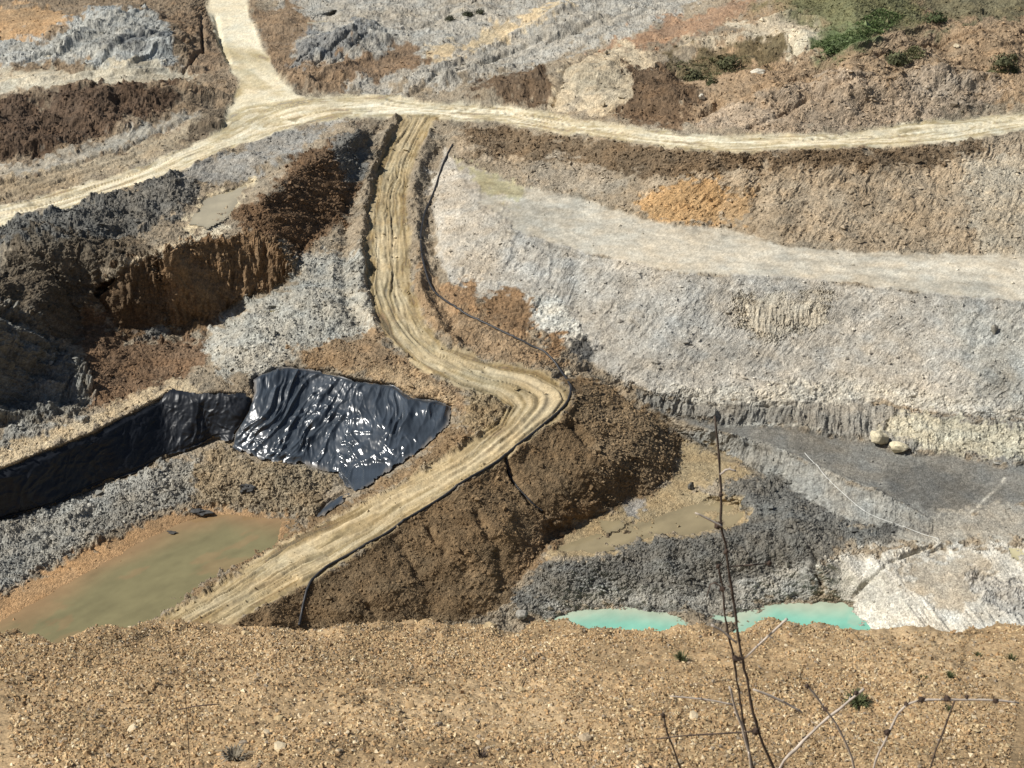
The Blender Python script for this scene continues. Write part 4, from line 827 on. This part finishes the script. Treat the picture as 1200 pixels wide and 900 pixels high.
ylast = yl.copy(); zlast = rows[-1][:, 2].copy(); d0 = 0
# the foot of the hill meets the pit ground out of sight
for k, dd in enumerate(np.concatenate([np.array([.03, .07, .13, .22, .35, .55, .9, 1.5]), np.geomspace(2.4, 84, 26)])):
    fall = dd*(0.9 if dd > 1 else (.55+.35*dd)); fall = max(fall, 0)
    y = yl*0 + ylast + dd; z = zlast - fall*1.0
    y2 = np.where(dd > 30, y*.999, y)
    rows.append(np.stack([xs*y2, y2, np.maximum(z, -3)], -1))
FP = np.array(rows); nr, nc = FP.shape[:2]
# far to the left and right it runs on; relief on the near part
fx, fy = FP[..., 0], FP[..., 1]
rel = .06*fbm(fx*1.0, fy*1.0, 3, 401) + .022*fbm(fx*5, fy*5, 4, 405) + .010*fbm(fx*22, fy*22, 3, 409)
rel += .022*lumps(fx*9, fy*9, 411, .15) + .012*lumps(fx*24, fy*24, 415, .4) + .008*lumps(fx*60, fy*60, 417, .7)
near = 1-sstep(1.0, 3.0, FP[..., 1]-yl[None, :])
rel += .07*fbm(fx*4.5, fy*1.5, 4, 441)*np.exp(-((FP[..., 1]-yl[None, :])/.35)**2)
FP[..., 2] += rel*near*.8 + (1-near)*fbm(fx*.3, fy*.3, 3, 421)*.6
c0 = srgb((184,148,98), .72); c1 = srgb((156,128,88), .72); c2 = srgb((208,174,126), .74)
FCc = np.empty(FP.shape); q = fbm(fx*.9, fy*.9, 4, 431)[..., None]
FCc[:] = c0; FCc = np.where(q > 0, FCc*(1-q*.8)+c2*q*.8, FCc*(1+q*.8)-c1*q*.8)
FCc *= (1+.18*fbm(fx*9, fy*9, 3, 433)+.16*fbm(fx*2.2, fy*2.2, 3, 437))[..., None]
FTONE = 1+.16*fbm(fx*2.2, fy*2.2, 3, 437)-.10*sstep(.3, 1.4, fx)
fid = np.arange(nr*nc).reshape(nr, nc)
fq = np.stack([fid[:-1, :-1], fid[:-1, 1:], fid[1:, 1:], fid[1:, :-1]], -1).reshape(-1, 4)
fo = mesh_np('gravel_slope', FP.reshape(-1, 3), fq, M_GRAVEL, np.clip(FCc.reshape(-1, 3), .02, .8)); fo['kind'] = 'structure'
def near_ground(u, v):
    Yq = float(fg_Y(u, v)); x = (u-600)/FPX/ray(600, 735)[1]*1.0
    i = int(np.clip(np.searchsorted(fu, u), 0, nc-1)); col_y = FP[:, i, 1]; j = int(np.clip(np.searchsorted(col_y, Yq), 0, len(tri)-1))
    return Vector(FP[j, i].tolist())
# gravel: some 40 thousand small stones, joined; the largest lie singly
ng = 165000
gj = 13 + (RNG.random(ng)**.8*(len(tri)+3-13)).astype(int); gi = RNG.integers(36, nc-36, ng)
kp = RNG.random(ng) < .35 + .65*sstep(-.45, .25, fbm(FP[gj, gi, 0]*1.1, FP[gj, gi, 1]*1.1, 3, 451)); gj = gj[kp]; gi = gi[kp]; ng = len(gj)
gp = FP[gj, gi] + np.stack([RNG.uniform(-.012, .012, ng), RNG.uniform(-.012, .012, ng), RNG.uniform(-.002, .004, ng)], -1)
gs = .0024 + .0098*RNG.random(ng)**3.6
pal = np.array([srgb(c, .80) for c in ((198,160,106),(178,142,92),(212,182,130),(166,130,88),(226,202,162),(182,158,126),(198,152,92),(156,138,118))])
gc = pal[RNG.choice(8, ng, p=[.24,.2,.16,.14,.06,.07,.1,.03])]*RNG.uniform(.8, 1.2, (ng, 1))*FTONE[gj, gi][:, None]
tag(stones_mesh('gravel', gp, gs, gc, M_PEBBLE, .8, 9), kind='stuff')
protos = []
for k in range(10):
    r = np.random.default_rng(900+k); c = pal[k % 8]*r.uniform(.9, 1.15)
    protos.append((k, c))
proto_me = []
for k, c in protos:
    o = boulder('stone', 0, 0, 1.0, c, None, None, None, 500+k, (1.1, .85, .6), p=Vector((0, 0, 0)), mat=M_PEBBLE, sub=1, rough=.2); proto_me.append(o.data); bpy.data.objects.remove(o)
def add_stone(p, size, k, label, group='loose stones on the gravel slope'):
    o = bpy.data.objects.new('stone', proto_me[k % 10]); COL.objects.link(o); o.location = p + Vector((0, 0, size*.15)); o.scale = (size,)*3
    o.rotation_euler = (RNG.uniform(-.4, .4), RNG.uniform(-.4, .4), RNG.uniform(0, 6.28)); tag(o, label, 'stone', group); return o
SPECIAL = [(287,752,.034,2,'brown stone sitting on the rim of the slope at the left'),(317,845,.03,2,'flat pale stone near the lower left of the gravel slope'),(137,853,.032,4,'pale angular stone lying in the lower left gravel'),(316,879,.036,4,'large pale stone at the bottom edge left of centre'),
 (509,846,.028,7,'grey stone lying among tan gravel left of centre'),(622,790,.026,1,'dark brown stone high on the slope near the middle'),(610,812,.032,2,'pale flat stone just below the dark brown stone'),(478,829,.034,1,'reddish brown stone with a dark shadow left of centre'),
 (575,726,.055,2,'largest stone on the rim beside the turquoise pool'),(998,753,.04,1,'brown stone just below the rim under the turquoise pool'),(820,843,.03,4,'pale stone left of the tall dry stalk'),(690,868,.03,5,'grey brown stone near the bottom edge at the middle')]
for u, v, s, k, lab in SPECIAL: add_stone(near_ground(u, v), s, k, lab)
TONE = ['tan', 'brown', 'light tan', 'dark brown', 'pale', 'grey brown', 'reddish tan', 'dull brown', 'tan', 'brown']
for k in range(286):
    u = random.uniform(-10, 1210); v = random.uniform(744, 905); c = random.randrange(10)
    where = 'left' if u < 400 else ('middle' if u < 800 else 'right'); depth = 'up near the rim' if v < 800 else 'near the viewer'
    add_stone(near_ground(u, v), random.uniform(.009, .016)*(1.35 if random.random() < .2 else 1), c, 'small %s stone on the %s of the gravel slope, %s' % (TONE[c], where, depth))

# ------------------------------------------------------------------ tufts and dry weeds near the camera
M_TUFT = plain('tuft_green', (.075, .085, .035), .7, .2, .4, 30)
M_STALK = plain('dry_stalk_dark', (.085, .062, .048), .8, .2, .3, 30)
M_PALE = plain('dry_stalk_pale', (.42, .36, .30), .8, .2, .25, 30)
M_BURR = plain('seed_head', (.06, .042, .032), .9, .1, .3, 60)
def tuft(u, v, r, n, label, mat=None, spread=1.0):
    g = near_ground(u, v); vs = []; fs = []; rr = random.Random(int(u*7+v))
    for _ in range(n):
        a = rr.uniform(0, 6.283); d = Vector((math.cos(a), math.sin(a), 0)); o = d*r*.35*rr.random(); L = r*rr.uniform(.6, 1.2); w = Vector((-d.y, d.x, 0))*r*.045
        out = rr.uniform(.2, 1)*spread; p1 = o + d*L*.5*out + Vector((0, 0, L*.5)); p2 = o + d*L*out + Vector((0, 0, L*(.75-.35*out)))
        i = len(vs); vs += [o-w, o+w, p1+w*.8, p1-w*.8, p2]; fs += [(i, i+1, i+2, i+3), (i+3, i+2, i+4)]
    me = bpy.data.meshes.new('grass_tuft'); me.from_pydata(vs, [], fs); me.materials.append(mat or M_TUFT); me.update()
    o = bpy.data.objects.new('grass_tuft', me); COL.objects.link(o); o.location = g; return tag(o, label, 'grass tuft', 'grass tufts on the gravel slope')
tuft(800, 774, .055, 90, 'small green grass tuft just below the rim left of the tall stalk')
tuft(1015, 826, .075, 200, 'largest green grass tuft on the right part of the gravel slope')
tuft(1126, 838, .03, 60, 'tiny bright tuft low on the right side of the slope')
tuft(1150, 772, .03, 70, 'low tuft near the rim at the right')
tuft(1192, 772, .04, 70, 'low tuft near the rim at the right edge')
tuft(1122, 806, .034, 70, 'faint tuft midway down the right side of the slope')
tuft(1090, 802, .028, 60, 'thin tuft left of the faint tuft at the right')
tuft(258, 893, .07, 90, 'dry grey tuft at the bottom edge on the left', plain('dry_tuft', (.22, .19, .14), .8, .1, .3, 30), 1.1)
tuft(562, 885, .05, 50, 'thin dry tuft at the bottom edge near the middle', M_STALK, .7)

def twig(root, px, Y, w0, w1, mat, burrs=(), name='twig'):
    """px: (u, v[, dY]); w in photo pixels"""
    pp = smooth_path([(p[0], p[1], Y + (p[2] if len(p) > 2 else 0)) for p in px], 1)
    pp = resample(pp, 9); n = len(pp)
    jig = random.Random(int(px[0][0]*3+px[0][1]))
    P = [at_y(u + jig.uniform(-.8, .8), v, y) for u, v, y in pp]
    R = [(w0 + (w1-w0)*i/(n-1))*.5/FPX*p.y*.66*jig.uniform(.8, 1.2) for i, p in enumerate(P)]
    o = tube(name, [p - root.location for p in P], R, mat, root, 7)
    for i in range(3, n-1, 4):                          # side buds
        d = Vector((jig.gauss(0, 1), jig.gauss(0, 1), jig.gauss(.5, 1))).normalized(); c = P[i] - root.location
        tube('bud', [c, c + d*R[i]*2.2, c + d*R[i]*3.6 + Vector((0, 0, R[i]))], [R[i]*.7, R[i]*.6, R[i]*.15], mat, root, 5)
    return o
def node(root, u, v, Y, r):
    c = at_y(u, v, Y) - root.location; rr = random.Random(int(u)); vs = []; fs = []
    base, ff = IV, IF
    for i, q in enumerate(base): vs.append(c + Vector(q.tolist())*r*rr.uniform(.7, 1.2))
    fs = [tuple(int(x) for x in f) for f in ff]
    for _ in range(12):                                 # bristles
        d = Vector((rr.gauss(0, 1), rr.gauss(0, 1), rr.gauss(0, 1))).normalized(); s = d.orthogonal()*r*.14; i = len(vs)
        vs += [c+s, c-s, c + d*r*1.9]; fs.append((i, i+1, i+2))
    me = bpy.data.meshes.new('seed_head'); me.from_pydata(vs, [], fs); me.materials.append(M_BURR); me.update()
    o = bpy.data.objects.new('seed_head', me); COL.objects.link(o); o.parent = root; return o
def weed(u, Y, label):
    o = bpy.data.objects.new('dry_weed', None); COL.objects.link(o); g = at_y(u, 900, Y); o.location = (g.x, Y, EYE - EYE_H - TAN*Y); o.empty_display_size = .1
    return tag(o, label, 'dry weed', 'dry weeds at the near edge')
W1 = weed(905, 2.7, 'tall dry thistle stalk with two dark stems rising against the pit')
twig(W1, [(930,1160),(922,960),(907,900),(897,880),(885,847),(877,803),(868,767),(862,723),(855,677),(852,645),(844,616),(845,584),(843,541),(837,488)], 2.7, 9, 4.5, M_STALK, name='stem')
twig(W1, [(900,1160),(892,960),(882,900),(873,857),(865,807),(860,770),(850,733),(847,690),(842,663)], 2.72, 8, 4, M_STALK, name='stem')
twig(W1, [(895,1100),(882,900),(872,860),(860,827),(855,805)], 2.66, 8, 6, M_PALE, name='stem')
twig(W1, [(863,753),(850,742),(833,732)], 2.68, 5, 5, M_PALE)
twig(W1, [(872,772),(900,745),(923,725)], 2.7, 4, 6, M_PALE)
twig(W1, [(883,808),(910,818),(940,835)], 2.68, 5, 6, M_PALE)
twig(W1, [(860,826),(830,820),(800,817),(785,816)], 2.7, 5, 3, M_PALE)
twig(W1, [(886,857),(840,860),(800,862),(770,866)], 2.7, 4, 3, M_STALK)
twig(W1, [(846,617),(832,609),(815,601)], 2.66, 5, 4, M_PALE)
twig(W1, [(844,556),(852,549),(862,552)], 2.66, 5, 4, M_PALE)
twig(W1, [(855,664),(880,662),(902,660)], 2.7, 3.5, 3, M_STALK)
twig(W1, [(847,690),(835,680),(828,700)], 2.7, 3.5, 2.5, M_STALK)
for u, v, r in ((842,616,.010),(845,580,.006),(851,647,.007),(862,772,.009),(866,772,.007),(886,857,.011),(847,690,.007),(902,660,.006),(842,664,.006)): node(W1, u, v, 2.69, r)
W2 = weed(1000, 2.9, 'crossed grey twigs standing right of the tall stalk')
twig(W2, [(880,1000),(912,898),(940,870),(967,843),(990,826),(1013,807)], 2.9, 8, 6, M_PALE, name='stem')
twig(W2, [(1030,1050),(1003,900),(983,853),(967,830),(956,815),(945,803)], 2.88, 7, 4.5, M_PALE, name='stem')
for u, v, r in ((967,831,.008),(946,804,.007),(1003,812,.008)): node(W2, u, v, 2.86, r)
W3 = weed(1060, 2.6, 'bent dry twig reaching along the lower right corner')
twig(W3, [(990,1050),(1023,900),(1040,860),(1058,827),(1080,820),(1110,820),(1167,820),(1195,824)], 2.6, 6.5, 4.5, M_PALE, name='stem')
twig(W3, [(1060,1020),(1090,900),(1100,870),(1112,840),(1120,818)], 2.62, 5.5, 4, M_STALK, name='stem')
for u, v, r in ((1040,858,.009),(1062,825,.007),(1080,820,.009),(1110,819,.009),(1133,817,.006),(1167,821,.007)): node(W3, u, v, 2.58, r)
W4 = weed(790, 2.8, 'short dark bent twig left of the tall stalk at the bottom edge')
twig(W4, [(820,1000),(798,900),(785,868),(777,838)], 2.8, 6, 4, M_STALK, name='stem'); node(W4, 777, 838, 2.8, .006)
W5 = weed(222, 4.0, 'thin dark weed with a crosswise twig on the left of the slope')
twig(W5, [(226,1000),(223,900),(219,850),(217,797)], 4.0, 3, 1.6, M_STALK, name='stem')
twig(W5, [(208,832),(232,827),(257,825)], 4.05, 3, 2.5, M_STALK)
